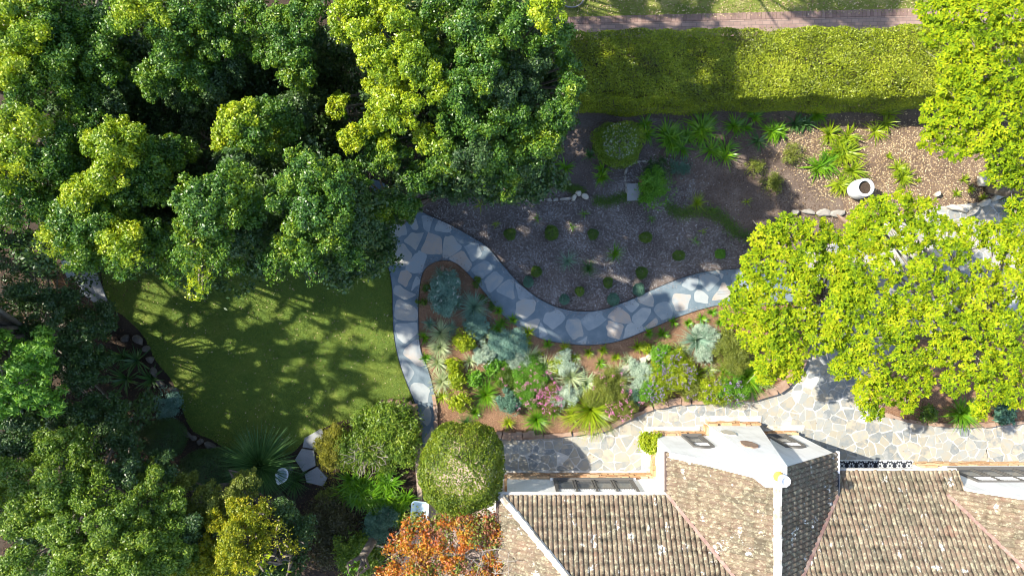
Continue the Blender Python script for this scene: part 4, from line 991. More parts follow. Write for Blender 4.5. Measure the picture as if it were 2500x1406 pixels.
# clipped balls on the shaded mulch
top_row = [(1244,572,15),(1347,569,15),(1448,572,14),(1576,580,14),(1657,624,14),(1758,620,12)]
for i, (px, py, r) in enumerate(top_row):
    r *= rng.uniform(.85, 1.15); shrub('clipped_ball_shrub', 'small clipped green ball, %s from the left in the upper row on shaded mulch' % ORD[i], px, py, r, .32, 'bright_leaf' if i == 5 else 'mid_leaf', leaf=(.035,.02), cov=2.2, topi=True, group='small clipped balls in the shaded bed', stems=False)
low = [(1310,663,15,'beside the path at the left bend'),(1378,731,14,'dull green, touching the upper edge of the path bend'),(1415,711,13,'just up from the bottom of the path bend'),(1484,690,14,'in the middle of the lower group'),
       (1497,731,14,'dull green, close to the path right of the bend'),(1559,707,14,'near the path right of the bend, dull green'),(1567,666,14,'uppermost of the lower group'),(1290,688,14,'bluish green, squeezed against the path at left')]
for px, py, r, d in low:
    shrub('clipped_ball_shrub', 'small clipped ball shrub '+d, px, py, r*rng.uniform(.8, 1.15), rng.uniform(.25, .38), 'mid_leaf' if 'dull' not in d and 'bluish' not in d else 'teal_leaf', leaf=(.035,.02), cov=2.2, topi=True, group='small clipped balls in the shaded bed', stems=False)
# grassy plants and seedlings on the shaded mulch
for px, py, r, m_, lab in ((1385,637,30,'strap_blue','blue green grassy tuft in the middle of the shaded mulch bed'), (1500,620,26,'strap_green','soft green grassy tuft right of the bluish one in the shaded bed'),
                           (1437,655,24,'strap_dark','dark thin grass tuft below the bare brown patch'), (1173,500,20,'strap_lime','yellow green upright seedling near the rock row'),
                           (1210,548,12,'strap_lime','tiny yellow tuft beside the path top'), (1312,532,14,'strap_green','little green seedling above the second clipped ball'),
                           (1395,555,16,'strap_green','flat green weed between the second and third clipped balls'), (1697,588,14,'strap_green','small green weed above the fifth clipped ball'),
                           (1590,535,14,'strap_green','small upright weed above the fourth clipped ball'), (1715,565,12,'strap_lime','tiny lime weed near the end of the ground cover'),
                           (1425,523,14,'strap_green','small sprig just below the pale boulder'), (1700,497,24,'strap_lime','sprawling yellow green leaf tuft on the bare soil right of the dark shrub'),
                           (1822,493,14,'strap_lime','single bright sprig on the bare brown soil'), (1742,512,12,'strap_green','small weed at the ground cover edge')):
    strap_plant('grass_tuft', lab, px, py, r, m_, n=70 if r > 20 else 18, Wd=.014, droop=45, group='tufts and seedlings in the shaded bed')
# agapanthus: lime leaves stand in for sun, dark ones for shade
ag = [(1609,335,50,'strap_green',120,'dark green agapanthus clump right beside the round flowering shrub'),(1585,300,36,'strap_green',60,'agapanthus clump tucked under the hedge above the round shrub'),
 (1663,352,44,'strap_green',90,'agapanthus clump between the two largest clumps'),(1708,328,54,'strap_green',130,'largest agapanthus clump below the hedge'),(1758,382,44,'strap_green',90,'lower agapanthus clump with pale tips on the bare soil'),
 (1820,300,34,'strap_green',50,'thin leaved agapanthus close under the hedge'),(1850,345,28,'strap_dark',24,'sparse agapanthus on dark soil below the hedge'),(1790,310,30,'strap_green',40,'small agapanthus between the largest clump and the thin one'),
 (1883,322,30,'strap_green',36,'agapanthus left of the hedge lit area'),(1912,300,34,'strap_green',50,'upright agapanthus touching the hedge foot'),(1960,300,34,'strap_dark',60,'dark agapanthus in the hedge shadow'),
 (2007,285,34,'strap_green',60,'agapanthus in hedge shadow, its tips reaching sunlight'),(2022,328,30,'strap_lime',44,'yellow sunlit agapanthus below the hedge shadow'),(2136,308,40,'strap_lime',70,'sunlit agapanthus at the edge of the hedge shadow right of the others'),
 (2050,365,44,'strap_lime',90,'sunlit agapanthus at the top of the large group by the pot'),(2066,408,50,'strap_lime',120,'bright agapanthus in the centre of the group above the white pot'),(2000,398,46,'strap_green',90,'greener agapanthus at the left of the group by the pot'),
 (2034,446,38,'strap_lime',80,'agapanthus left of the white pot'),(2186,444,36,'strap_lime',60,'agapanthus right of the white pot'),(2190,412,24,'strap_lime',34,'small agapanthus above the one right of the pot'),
 (1474,418,34,'strap_green',44,'agapanthus below the round flowering shrub'),(1365,409,34,'strap_green',50,'agapanthus at the edge of the big tree crown'),(1330,425,28,'strap_green',40,'agapanthus half hidden under the big tree crown'),
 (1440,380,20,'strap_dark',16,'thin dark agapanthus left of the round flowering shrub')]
for px, py, r, m_, n, lab in ag:
    strap_plant('agapanthus', lab, px, py, r, m_, n=int(n*1.25), Wd=.040, group='agapanthus clumps below the hedge', clumps=3 if r > 38 else (2 if r > 30 else 1), droop=75, e0=(20, 80))
for px, py, r, lab in ((2350,440,16,'small bright seedling left of the white rock'),(2333,472,13,'small seedling below the bright one'),(2368,463,12,'narrow seedling near the leaning trunk'),(2398,482,12,'seedling beside the cream rocks'),(2240,440,8,'tiny sprig on the open leaf litter'),(2168,382,10,'tiny green sprig on the leaf litter above the pot')):
    strap_plant('seedling', lab, px, py, r, 'strap_lime', n=26, Wd=.035, droop=40, group='seedlings on the leaf litter')
shrub('round_shrub', 'rounded green shrub dusted with small white flowers below the hedge', 1507, 352, 54, 1.1, 'round_leaf', leaf=(.05,.03), cov=1.7, topi=True, flowers='white_petal', nf=260, fspread=.8, fsize=.014)
shrub('dark_shrub', 'dark green leafy shrub beside the grey slab', 1598, 462, 46, .8, 'bright_leaf', leaf=(.05,.03), cov=1.6, nl=7)
shrub('dark_shrub', 'almost black green low shrub above the leafy one by the slab', 1606, 415, 34, .5, 'dark_leaf', leaf=(.05,.03), cov=1.4, nl=5)
shrub('weed_patch', 'olive brown weedy plant left of the big agapanthus group', 1885, 445, 30, .3, 'olive_leaf', leaf=(.05,.014), cov=.5, nl=6, group='olive weeds')
shrub('weed_patch', 'olive weedy plant above its twin on the shaded soil', 1845, 410, 26, .3, 'olive_leaf', leaf=(.05,.014), cov=.4, nl=5, group='olive weeds')
shrub('weed_patch', 'tall thin olive weed under the agapanthus in shade', 1940, 375, 30, .35, 'olive_leaf', leaf=(.05,.014), cov=.4, nl=5, group='olive weeds')
shrub('weed_patch', 'greyish low weeds right of the curved stone line', 1660, 405, 30, .2, 'teal_leaf', leaf=(.04,.012), cov=.35, nl=5, group='olive weeds')
def cover(label, pts, w, m, n, name='ground_cover', z=.02, h_=.10):
    ln = smooth_line(PX(pts)[:, :2], 10); i = rng.integers(0, len(ln), n); off = rng.normal(size=(n, 2))*w*.45
    C = np.column_stack([ln[i]+off, z+rng.random(n)*h_]); V = leaf_quads(C, unit(rng.normal(size=(n, 3))*.6+[0,0,1]), .04, .022)
    return tag(mesh_obj(name, V, quads_of(V), m), label, 'ground cover', kind='stuff')
cover('green creeping ground cover winding from the dark shrub to the ferny tree', [(1632,505),(1660,522),(1700,516),(1745,522),(1775,545),(1800,570),(1850,578),(1890,575)], .26, 'mid_leaf', 5200)
cover('green ground cover along the left of the grey slab', [(1455,490),(1480,494),(1510,485),(1535,480)], .2, 'mid_leaf', 1800)
cover('ground cover behind the pale boulders', [(1370,455),(1400,462),(1420,468)], .16, 'mid_leaf', 1800)
cover('green creeper at the foot of the long path bend under the tree', [(1150,450),(1200,455),(1250,470)], .2, 'dark_leaf', 1500)

# small tufts along the lower edge of the path
tf = [(1037,822),(1041,872),(1217,757),(1224,787),(1252,780),(1287,834),(1289,811),(1315,865),(1338,840),(1378,851),(1403,873),(1437,859),(1464,886),(1471,854),(1503,872),(1555,845),(1578,848),(1582,813),(1616,815),(1642,786),(1678,788),(1711,779),(1736,762),(1755,786)]
for i, (px, py) in enumerate(tf):
    strap_plant('lily_tuft', 'small strappy green tuft on mulch, %s from the left along the lower path edge' % ORD[i], px, py, 13 if i % 3 else 16, 'strap_lime' if 4 < i < 17 and i % 4 else 'strap_green', n=38, Wd=.024, droop=50, z0=.04, group='small tufts along the lower path edge')
for i, (px, py) in enumerate([(1165,690),(1182,728),(1205,745),(1028,735),(1040,700)]):
    shrub('seedling_shrub', ['tiny dark shrub inside the path loop, uppermost','tiny dark shrub inside the path loop, middle one','tiny dark shrub inside the path loop, lowest','dark little tuft beside the left path branch, lower','dark little tuft beside the left path branch, upper'][i], px, py, 12, .2, 'mid_leaf', leaf=(.04,.02), cov=1.2, nl=3, group='tiny shrubs in the path loop', z0=.04, stems=False)
Z = .04
# silver and blue foliage
shrub('silver_bush', 'large blue green bush at the top of the front bed inside the path loop', 1087, 712, 37, .9, 'bluegreen_leaf', leaf=(.075,.014), cov=1.7, nl=10, z0=Z, ry=46, flowers='white_petal', nf=14)
shrub('silver_bush', 'flat turquoise mat of foliage below the blue grassy tuft', 1168, 790, 34, .35, 'bluegreen_leaf', leaf=(.04,.016), cov=1.7, nl=7, z0=Z, ry=32)
shrub('silver_bush', 'wide turquoise carpet of foliage left of the path bend', 1238, 850, 50, .4, 'bluegreen_leaf', leaf=(.045,.016), cov=1.7, nl=10, z0=Z, ry=40)
shrub('silver_bush', 'round pale silver bush below the turquoise mat', 1185, 868, 27, .5, 'silver_leaf', leaf=(.045,.016), cov=1.7, nl=6, z0=Z)
shrub('silver_bush', 'pale silver bush in the middle left of the front bed', 1272, 885, 34, .45, 'silver_leaf', leaf=(.05,.014), cov=1.6, nl=7, z0=Z, ry=24)
shrub('silver_bush', 'small pale blue bush above the striped agave', 1385, 885, 32, .4, 'silver_leaf', leaf=(.045,.016), cov=1.5, nl=6, z0=Z, ry=26)
shrub('silver_bush', 'silver cushion below the striped agave', 1375, 968, 30, .5, 'silver_leaf', leaf=(.045,.016), cov=1.7, nl=6, z0=Z)
shrub('silver_bush', 'silver bush under the white stone in the middle right of the bed', 1548, 900, 34, .45, 'silver_leaf', leaf=(.05,.014), cov=1.5, nl=7, z0=Z, ry=26)
shrub('silver_bush', 'greyish cushion left of the purple salvia', 1560, 932, 24, .45, 'silver_leaf', leaf=(.045,.016), cov=1.6, nl=5, z0=Z)
shrub('silver_bush', 'silver bush near the ferny tree on the right of the bed', 1712, 862, 26, .45, 'silver_leaf', leaf=(.045,.016), cov=1.6, nl=5, z0=Z)
shrub('silver_bush', 'whitish airy bush next to the ferny tree', 1722, 822, 30, .45, 'silver_leaf', leaf=(.06,.012), cov=1.3, nl=6, z0=Z)
shrub('teal_bush', 'dark teal rounded bush near the clipped ball', 1243, 982, 30, .6, 'teal_leaf', leaf=(.05,.018), cov=1.9, nl=6, z0=Z)
# variegated and strappy
for px, py, r, m_, n, wd, lab in ((1077,812,30,'strap_pale',130,.020,'striped pale tuft, top one of the left column by the path branch'),(1076,846,27,'strap_pale',110,.020,'striped pale tuft, second of the left column by the path branch'),
    (1070,884,26,'strap_pale',90,.020,'whitish tuft, third of the left column by the path branch'),(1080,930,28,'strap_pale',100,.020,'greyish tuft, lowest of the left column by the path branch'),
    (1157,748,36,'strap_blue',150,.018,'blue green grassy tuft right of the big blue green bush'),(1110,742,26,'strap_blue',80,.016,'grassy tuft growing out of the lower edge of the big blue green bush'),(1080,675,24,'strap_blue',80,.016,'grassy tuft on top of the big blue green bush'),
    (1183,820,24,'strap_pale',70,.020,'small striped tuft between the turquoise mats'),(1247,832,30,'strap_pale',80,.020,'striped tuft standing in the turquoise carpet'),
    (1290,876,34,'strap_pale',110,.020,'cream striped tuft on the pale silver bush'),(1328,898,32,'strap_pale',100,.022,'cream and green tuft below the yellow seedling'),
    (1392,920,38,'strap_pale',130,.022,'large cream striped tuft left of the striped agave'),(1503,922,38,'strap_pale',130,.022,'cream striped tuft right of the striped agave'),
    (1700,828,40,'strap_blue',130,.024,'broad blue green tuft on the right of the bed'),(1750,834,26,'strap_pale',60,.02,'pale tuft touching the ferny tree'),
    (1187,962,34,'strap_green',130,.018,'dark green grassy tuft left of the teal bush'),(1310,1022,32,'strap_green',150,.014,'fine green grass tuft near the patio edge'),
    (1440,998,56,'strap_lime',230,.020,'biggest bright green grass tuft at the patio edge'),(1392,1015,30,'strap_lime',70,.014,'wispy pale grass left of the biggest tuft'),
    (1820,918,46,'strap_green',220,.020,'dark green spiky grass below the ferny tree'),(1862,928,26,'strap_pale',50,.014,'pale wispy grass by the sandstone edge'),
    (1080,965,20,'strap_lime',22,.03,'thin upright yellow green plant near the path foot'),(1165,770,24,'strap_dark',24,.03,'dark brownish broad tuft below the blue grass')):
    strap_plant('strappy_plant', lab, px, py, r, m_, n=n, Wd=wd, droop=65, z0=Z, group='grassy and strappy plants of the front bed')
fill = [(1050,790,14,'strap_blue','wisp of bluish grass at the left path branch'),(1148,880,16,'strap_pale','thin pale tuft between the lime shrubs and the silver bush'),(1215,925,15,'strap_green','little green tuft on the bare red mulch'),
 (1268,955,14,'strap_lime','small lime tuft right of the teal bush'),(1345,925,16,'strap_pale','pale wisp among the pink flowers'),(1350,1000,18,'strap_green','soft green tuft below the magenta flowers'),(1160,1005,14,'strap_green','small tuft on the bare mulch above the clipped ball'),
 (1240,1030,14,'strap_lime','yellowish tuft on the mulch by the patio edging'),(1530,880,14,'strap_pale','pale wisp by the white rocks'),(1465,950,18,'strap_pale','whitish tuft squeezed against the striped agave'),(1600,905,18,'strap_blue','bluish wisp among the salvias'),
 (1700,910,20,'strap_lime','lime tuft right of the salvias'),(1730,900,16,'strap_pale','pale tuft in the mulch gap right of the salvias'),(1765,900,18,'strap_green','green tuft between the feathery bush and the salvia'),(1660,850,18,'strap_pale','pale wisp at the mulch edge above the salvias'),
 (1215,800,16,'strap_green','small green tuft beside the turquoise carpet'),(1100,800,16,'strap_blue','thin bluish tuft at the head of the left column'),(1140,1030,16,'strap_dark','dark tuft in the shadow above the clipped ball')]
for px, py, r, m_, lab in fill:
    strap_plant('strappy_plant', lab, px, py, r*1.25, m_, n=60, Wd=.016, droop=60, z0=Z, group='grassy and strappy plants of the front bed')
# broad striped agave
c = P(1430, 935); V, Fq = strap(np.array([c[0], c[1], Z]), 70, .52, .062, (15, 80), 30, rad0=.05)
tag(mesh_obj('agave', V, Fq, 'agave_leaf', loc=(c[0], c[1], Z)), 'striped broad leaved agave rosette in the centre of the front bed', 'agave')
# yellow green leafy shrubs
for px, py, r, h_, m_, lab in ((1130,830,24,.7,'lime_leaf','bright yellow green shrub right of the striped tufts'),(1110,892,18,.5,'lime_leaf','yellow green shrub, upper one of the pair in the left of the bed'),(1116,928,20,.5,'lime_leaf','yellow green shrub, lower one of the pair in the left of the bed'),
    (1124,977,26,.6,'lime_leaf','rounded lime shrub just above the clipped ball'),(1208,895,24,.4,'bright_leaf','soft green low shrub in the left centre of the bed'),(1160,925,22,.4,'bright_leaf','soft bright green plant above the dark grassy tuft'),(1230,893,16,.3,'bright_leaf','little green plant near the turquoise carpet edge'),
    (1360,893,20,.35,'lime_leaf','small lime plant beside the pale blue bush'),(1579,850,14,.25,'lime_leaf','small fresh green plant above the white stones'),(1770,815,18,.35,'olive_leaf','variegated small shrub under the ferny tree')):
    shrub('leafy_shrub', lab, px, py, r, h_, m_, leaf=(.07,.032), cov=1.5, nl=6, z0=Z, group='leafy green shrubs of the front bed')
# feathery flowering plants
for px, py, r, ry, h_, m_, fl, nf, lab in ((1300,915,42,34,.6,'bright_leaf','pink_petal',22,'feathery green bush dotted with pink, left one'),(1290,965,34,36,.6,'bright_leaf','pink_petal',20,'feathery green bush beside the magenta flowers'),
    (1336,965,34,36,.5,'olive_leaf','pink_petal',75,'magenta pink flowering plant in the centre of the bed'),(1250,920,38,26,.35,'mid_leaf','pink_petal',12,'dark low plant with a few pink blooms'),
    (1490,955,46,46,.7,'olive_leaf','pink_petal',14,'airy olive green bush right of the biggest grass tuft'),(1512,995,36,28,.6,'olive_leaf','pink_petal',30,'airy bush with pink flowers hanging over the patio'),
    (1548,970,22,24,.4,'teal_leaf','pink_petal',4,'dark broad leaved small plant by the stone edging'),(1790,868,48,42,.8,'olive_leaf',None,0,'fine olive green feathery bush under the ferny tree'),(1690,945,36,24,.5,'olive_leaf','mauve_petal',6,'olive feathery plant near the sandstone edging')):
    shrub('feathery_bush', lab, px, py, r, h_, m_, leaf=(.06,.011), cov=1.5, nl=9, z0=Z, ry=ry, flowers=fl, nf=nf, fsize=.042, group='feathery bushes of the front bed', rnd=1.1, flat=.2)
for px, py, r, lab in ((1612,935,40,'purple salvia, left one above the stone edging'),(1645,895,42,'purple salvia, the tall one in the right centre'),(1620,872,36,'greyish salvia at the mulch edge'),(1592,955,30,'purple salvia spilling over the edging'),
                       (1668,915,32,'green salvia with few flowers'),(1745,948,40,'purple salvia left of the dark spiky grass'),(1785,955,34,'purple salvia hanging over the sandstone edge')):
    spikes('salvia', lab, px, py, r, .7, 'lime_leaf' if 'green' in lab or 'left' in lab or 'tall' in lab else 'bright_leaf', 'mauve_petal', n=24, group='salvias of the front bed')
rocks_along([(1508,905),(1540,892),(1572,876),(1590,866)], 'pale_rock', 'rock_edging', 'white rocks half buried among the silver bushes', 'garden edging', w=.42, d=.2, h_=.2, z0=.02)
rocks_along([(1445,905),(1470,912),(1490,905)], 'sandstone', 'rock_edging', 'brown rocks above the striped agave', 'garden edging', w=.3, d=.12, h_=.16, z0=.02)
rocks_along([(1075,655),(1098,660)], 'sandstone', 'rock_edging', 'tan rocks at the top of the path loop', 'garden edging', w=.22, d=.16, h_=.18, z0=.02)
# shrub at the gable wall
shrub('potted_shrub', 'small yellow green shrub against the corner of the white gable', 1585, 1080, 30, .9, 'lime_leaf', leaf=(.05,.03), cov=1.7, nl=8)
# island bed plants
strap_plant('strappy_plant', 'green grassy plant at the edge of the right island bed', 2335, 1005, 44, 'strap_green', n=170, Wd=.03, z0=.1)
shrub('leafy_shrub', 'dark small shrub at the left end of the island bed', 2262, 1010, 24, .5, 'mid_leaf', leaf=(.06,.03), cov=1.4, nl=5, z0=.1)
shrub('leafy_shrub', 'grey green broad leaved plant at the right of the island bed', 2452, 1008, 24, .4, 'teal_leaf', leaf=(.14,.09), cov=1.2, nl=4, z0=.1)
shrub('leafy_shrub', 'fresh green shrub at the right frame edge by the rocks', 2478, 505, 28, .6, 'bright_leaf', leaf=(.06,.03), cov=1.6, nl=5)

# round clipped bush by the house
def big_ball():
    c = np.array([-1.46, -5.22, 2.3]); root = thing('round_clipped_tree', 'large round clipped bush at the corner of the house', 'tree', (c[0], c[1], 0)); r = 1.27
    n = 52000; u = unit(rng.normal(size=(n, 3))); u = u[u[:, 2] > -.55]
    lump = 1+.035*np.sin(u[:, 0]*2.7+.8)*np.sin(u[:, 1]*3.3)+.028*np.sin(u[:, 0]*6+u[:, 1]*5)+.024*np.sin(u[:, 1]*11+u[:, 2]*7)+.02*np.sin(u[:, 0]*13-u[:, 1]*9)
    q = np.sign(u)*np.abs(u)**.84; q[:, :2] *= .96
    C = c+q*np.array([r, r*1.04, 1.15])*(lump*rng.uniform(.90, 1.02, len(u))+(rng.random(len(u)) < .03)*rng.uniform(0, .07, len(u)))[:, None]
    V = leaf_quads(C, unit(u+rng.normal(size=(len(u), 3))*.6), .062, .034); mesh_obj('foliage', V, quads_of(V), 'ball_leaf', root)
    mb = MB(); 
    for k in range(4): mb.tube([(c[0]+.1*k-.15, c[1]-.1, -.02), (c[0]+.15*k-.2, c[1]-.1*k, 1.2), (c[0]+rng.normal()*.5, c[1]+rng.normal()*.5, 2.4)], [.07, .06, .02], 7)
    mb.build('trunk', 'bark', root)
big_ball()
# left of the ball
shrub('leafy_bush', 'bright leafy green bush behind the rock heap at the lawn corner', 955, 1030, 72, 1.2, 'light_leaf', leaf=(.07,.035), cov=1.7, nl=14, ry=50)
shrub('leafy_bush', 'bushy green shrub right beside the path foot', 990, 1075, 42, 1.1, 'light_leaf', leaf=(.07,.035), cov=1.6, nl=10, ry=70)
shrub('leafy_bush', 'tangled bush with bare grey twigs below the leafy green one', 905, 1100, 76, 1.0, 'light_leaf', leaf=(.06,.028), cov=1.0, nl=16, ry=56)
bz = MB(); bc = P(910, 1100, .2)
for k in range(60):
    a = rng.uniform(0, 2*math.pi); q = bc+[math.cos(a)*rng.uniform(.2, .75), math.sin(a)*rng.uniform(.2, .6), rng.uniform(.7, 1.0)]; bz.tube([bc+rng.normal(size=3)*[.2,.2,.02], (bc+q)/2+rng.normal(size=3)*.08, q, q+rng.normal(size=3)*[.12,.12,.05]], [.014,.011,.008,.004], 4, cap=False)
bz.build('bare_twigs', 'twig', [o for o in bpy.data.objects if str(o.get('label')).startswith('tangled bush')][0])
shrub('leafy_bush', 'green bush on the left side of the tangled twigs', 860, 1080, 36, .9, 'light_leaf', leaf=(.06,.03), cov=1.5, nl=8, ry=56)
for px, py, r, n, lab in ((885,1195,50,170,'bright agapanthus, left half of the mass above the wheelbarrow'),(950,1180,48,170,'bright agapanthus, upper middle of the mass'),(985,1215,40,130,'bright agapanthus right beside the wheelbarrow'),(905,1235,46,130,'agapanthus, lower left of the mass'),(960,1250,44,120,'agapanthus, lower middle of the mass'),(860,1215,44,150,'bright agapanthus, far left of the mass'),(925,1210,46,170,'bright agapanthus in the centre of the mass'),(940,1155,34,110,'agapanthus at the top of the mass under the bare twigs')):
    strap_plant('agapanthus', lab, px, py, r, 'strap_green', n=int(n*1.3), Wd=.045, droop=60, clumps=3, z0=.1, e0=(35, 85), group='agapanthus mass by the wheelbarrow')
def conifer():
    root = shrub('golden_conifer', 'golden green slender conifer bush lying along the slabs', 815, 1095, 40, 1.1, 'gold_conifer', leaf=(.06,.014), cov=1.7, nl=12, ry=74)
conifer()
strap_plant('grass_tree', 'huge dark green spiky grass plant by the bird bath', 648, 1125, 78, 'spiky_blade', n=1100, Wd=.022, droop=38, e0=(5, 88), z0=.35, cat='plant')
strap_plant('ornamental_grass', 'smaller olive spiky grass below the bird bath', 720, 1170, 42, 'strap_dark', n=200, Wd=.014, droop=40, e0=(10, 80))
shrub('teal_shrub', 'blue green feathery shrub left of the orange leaved tree', 930, 1290, 44, 1.1, 'teal_leaf', leaf=(.08,.014), cov=1.8, nl=9, ry=52)
shrub('leafy_bush', 'shaded green shrub at the bottom left of the teal one', 880, 1345, 58, 1.3, 'light_leaf', leaf=(.07,.03), cov=1.5, nl=11)
shrub('low_shrub', 'little olive shrub in the dark bed above the yellow tree', 805, 1215, 34, .5, 'olive_leaf', leaf=(.06,.02), cov=.9, nl=6)
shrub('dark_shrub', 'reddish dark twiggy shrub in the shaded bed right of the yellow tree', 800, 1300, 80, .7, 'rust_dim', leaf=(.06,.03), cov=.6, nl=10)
shrub('round_dark_bush', 'dark rounded bush left of the lawn border stones', 395, 1070, 48, 1.0, 'dark_leaf', leaf=(.045,.02), cov=1.8, topi=True)
shrub('round_dark_bush', 'dark rounded bush below the lawn border stones', 508, 1150, 56, 1.2, 'dark_leaf', leaf=(.045,.02), cov=1.8, topi=True)
shrub('teal_shrub', 'blue green creeping shrub at the left rim of the lawn', 412, 985, 34, .5, 'bluegreen_leaf', leaf=(.05,.02), cov=1.3, nl=8, ry=42)
for px, py, r, lab in ((335,880,36,'spiky dark rosette at the left of the lawn, upper right'),(310,925,38,'spiky dark rosette at the left of the lawn, lower'),(370,925,30,'spiky dark rosette nearest the lawn'),(300,870,30,'spiky dark rosette at the left of the lawn, upper left')):
    strap_plant('spiky_rosette', lab, px, py, r, 'strap_dark', n=34, Wd=.05, droop=20, e0=(10, 70), group='spiky rosettes by the lawn')

# ================================================================== TREES
def sel(lobes, idx): m = np.zeros(len(lobes), bool); m[list(idx)] = True; return m
def forest_tree(label, base, forkz, rows, gold=(), dark=(), lower=True, **kw):
    rows = list(rows); n0 = len(rows); gold, dark = list(gold), list(dark)
    for i in range(n0):                                  # smaller lobes that knit the big ones together
        px, py, r, z = rows[i]
        for k in range(2):
            a = rng.uniform(0, 2*math.pi); rows.append((px+r*.75*math.cos(a), py+r*.75*math.sin(a), r*rng.uniform(.45, .7), z-rng.uniform(.0, .6)))
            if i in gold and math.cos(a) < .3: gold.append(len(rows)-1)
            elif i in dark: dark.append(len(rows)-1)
    l = L3(rows); g, d = sel(l, gold), sel(l, dark)
    root = tree('broadleaf_tree', label, 'big trees of the upper left', base, forkz, l, [('camphor_leaf', ~(g | d)), ('camphor_sunlit', g), ('dark_leaf', d)], **kw)  # sun and shade put into leaf colour: yellower lit lobes, darker shaded ones
    lo = []
    for q in l[:n0]:
        if lower and q[2] > 5.3:
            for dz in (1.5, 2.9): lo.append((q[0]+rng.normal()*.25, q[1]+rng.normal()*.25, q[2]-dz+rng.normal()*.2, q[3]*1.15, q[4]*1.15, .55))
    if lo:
        v = cloud(np.array(lo), (.10, .062), .8, keep=crown_keep, nsub=8, sub=.45, core=.2); mesh_obj('filler_crown', v, quads_of(v), 'dark_leaf', root)  # dark lower foliage added to stop sun passing between the lobes
    return root
# large tree in the middle
T1 = [(850, 45, 52, 7.8),(905, 95, 55, 8.0),(985, 60, 42, 8.4),(930, 165, 48, 8.1),(1000, 150, 52, 8.3),(1050, 195, 50, 8.1),(950, 225, 46, 7.7),(985, 265, 50, 7.8),(930, 285, 36, 7.1),(1040, 120, 40, 7.6),(1080, 30, 55, 7.8),(1150, 60, 60, 8.0),(1180, 140, 60, 8.0),(1110, 130, 45, 7.4),(1140, 220, 58, 8.0),(1215, 215, 50, 7.7),(1260, 80, 55, 7.8),(1335, 35, 48, 8.4),(1370, 90, 40, 7.8),(1300, 140, 50, 7.4),(1380, 160, 36, 7.0),(1385, 225, 42, 7.3),(1350, 270, 46, 7.2),(1290, 230, 50, 7.1),(1240, 300, 56, 7.4),(1160, 300, 55, 7.7),(1090, 290, 44, 7.5),(1045, 335, 36, 7.4),(1085, 375, 45, 7.5),(1150, 380, 52, 7.6),(1215, 385, 52, 7.3),(1285, 350, 56, 7.1),(1330, 330, 44, 6.9),(1290, 400, 46, 6.8),(1235, 430, 44, 6.6),(1180, 420, 40, 6.4),(870, 335, 42, 7.2),(825, 260, 30, 6.6),(910, 330, 40, 6.8),(940, 350, 26, 7.0),(1190, 20, 50, 7.6),(880, 10, 50, 7.8),(960, 0, 50, 7.9),(1250, 10, 50, 7.8)]
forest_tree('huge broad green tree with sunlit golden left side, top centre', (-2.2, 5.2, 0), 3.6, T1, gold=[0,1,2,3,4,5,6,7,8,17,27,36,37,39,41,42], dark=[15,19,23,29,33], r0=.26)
T2 = [(590,290,50,7.5),(560,330,42,7.2),(620,340,48,7.4),(640,280,40,7.4),(690,300,52,6.7),(730,260,44,6.3),(670,350,40,6.3),(720,330,34,6.0)]
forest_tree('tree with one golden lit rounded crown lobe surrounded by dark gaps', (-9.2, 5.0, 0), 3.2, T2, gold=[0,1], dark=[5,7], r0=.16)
T3 = [(700,120,52,7.2),(745,165,46,7.0),(655,130,40,6.7),(720,190,40,6.9),(670,60,48,7.2),(740,50,48,7.3),(760,110,38,6.4),(610,50,42,7.2)]
forest_tree('dark green tree left of the huge tree near the top edge', (-7.6, 7.8, 0), 3.2, T3, dark=[6], r0=.16)
T4 = [(420,150,56,7.2),(370,185,48,6.9),(470,190,50,6.8),(520,215,46,6.4),(450,230,40,6.2),(500,150,44,6.5),(570,160,44,6.3),(530,90,48,7.0),(590,110,40,6.6)]
forest_tree('bluish green tree in the shaded upper middle left', (-11.4, 7.4, 0), 3.2, T4, dark=[3,4,6], r0=.17)
T5 = [(350,30,60,7.6),(420,55,52,7.4),(290,30,52,7.3),(470,20,52,7.5),(540,25,48,7.2),(400,100,40,6.6),(240,70,48,7.0)]
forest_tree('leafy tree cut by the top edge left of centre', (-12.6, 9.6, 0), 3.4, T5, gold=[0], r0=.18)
T6 = [(60,60,70,7.6),(130,110,62,7.3),(30,150,64,7.5),(110,190,60,7.2),(170,170,50,6.6),(190,60,52,6.9),(60,240,60,7.1),(10,60,60,7.6),(20,-20,60,7.6),(130,20,60,7.4)]
forest_tree('bright leafy tree in the top left corner', (-15.6, 8.6, 0), 3.4, T6, gold=[0,2,7], r0=.2)
T7 = [(250,150,52,6.9),(240,200,48,6.5),(270,250,50,6.4),(300,190,42,6.2),(190,240,44,6.6)]
forest_tree('darker tree between the corner tree and the bluish tree', (-14.0, 6.4, 0), 3.0, T7, dark=[2,3], r0=.15)
T8 = [(50,330,66,7.3),(120,370,58,7.1),(30,420,62,7.2),(100,450,56,7.0),(180,330,52,6.8),(170,420,50,6.7),(40,500,58,6.9),(110,530,52,6.7),(20,570,50,6.6),(220,290,44,6.5)]
forest_tree('light green tree at the left edge above the middle', (-14.8, 3.4, 0), 3.2, T8, gold=[0,2], r0=.2)
T9 = [(280,360,56,7.5),(320,330,42,7.3),(270,420,52,7.4),(350,410,50,7.1),(370,460,44,6.8),(300,470,46,6.9),(410,400,38,6.5),(440,360,40,6.4)]
forest_tree('round crowned tree with a yellow lit left flank', (-12.2, 3.4, 0), 3.2, T9, gold=[0,1,2], r0=.17)
T10 = [(200,470,56,7.2),(230,520,48,7.1),(170,540,50,7.0),(130,590,46,6.8),(180,610,48,6.9),(250,570,46,6.8),(230,630,40,6.6),(120,500,40,6.7),(300,540,44,6.6)]
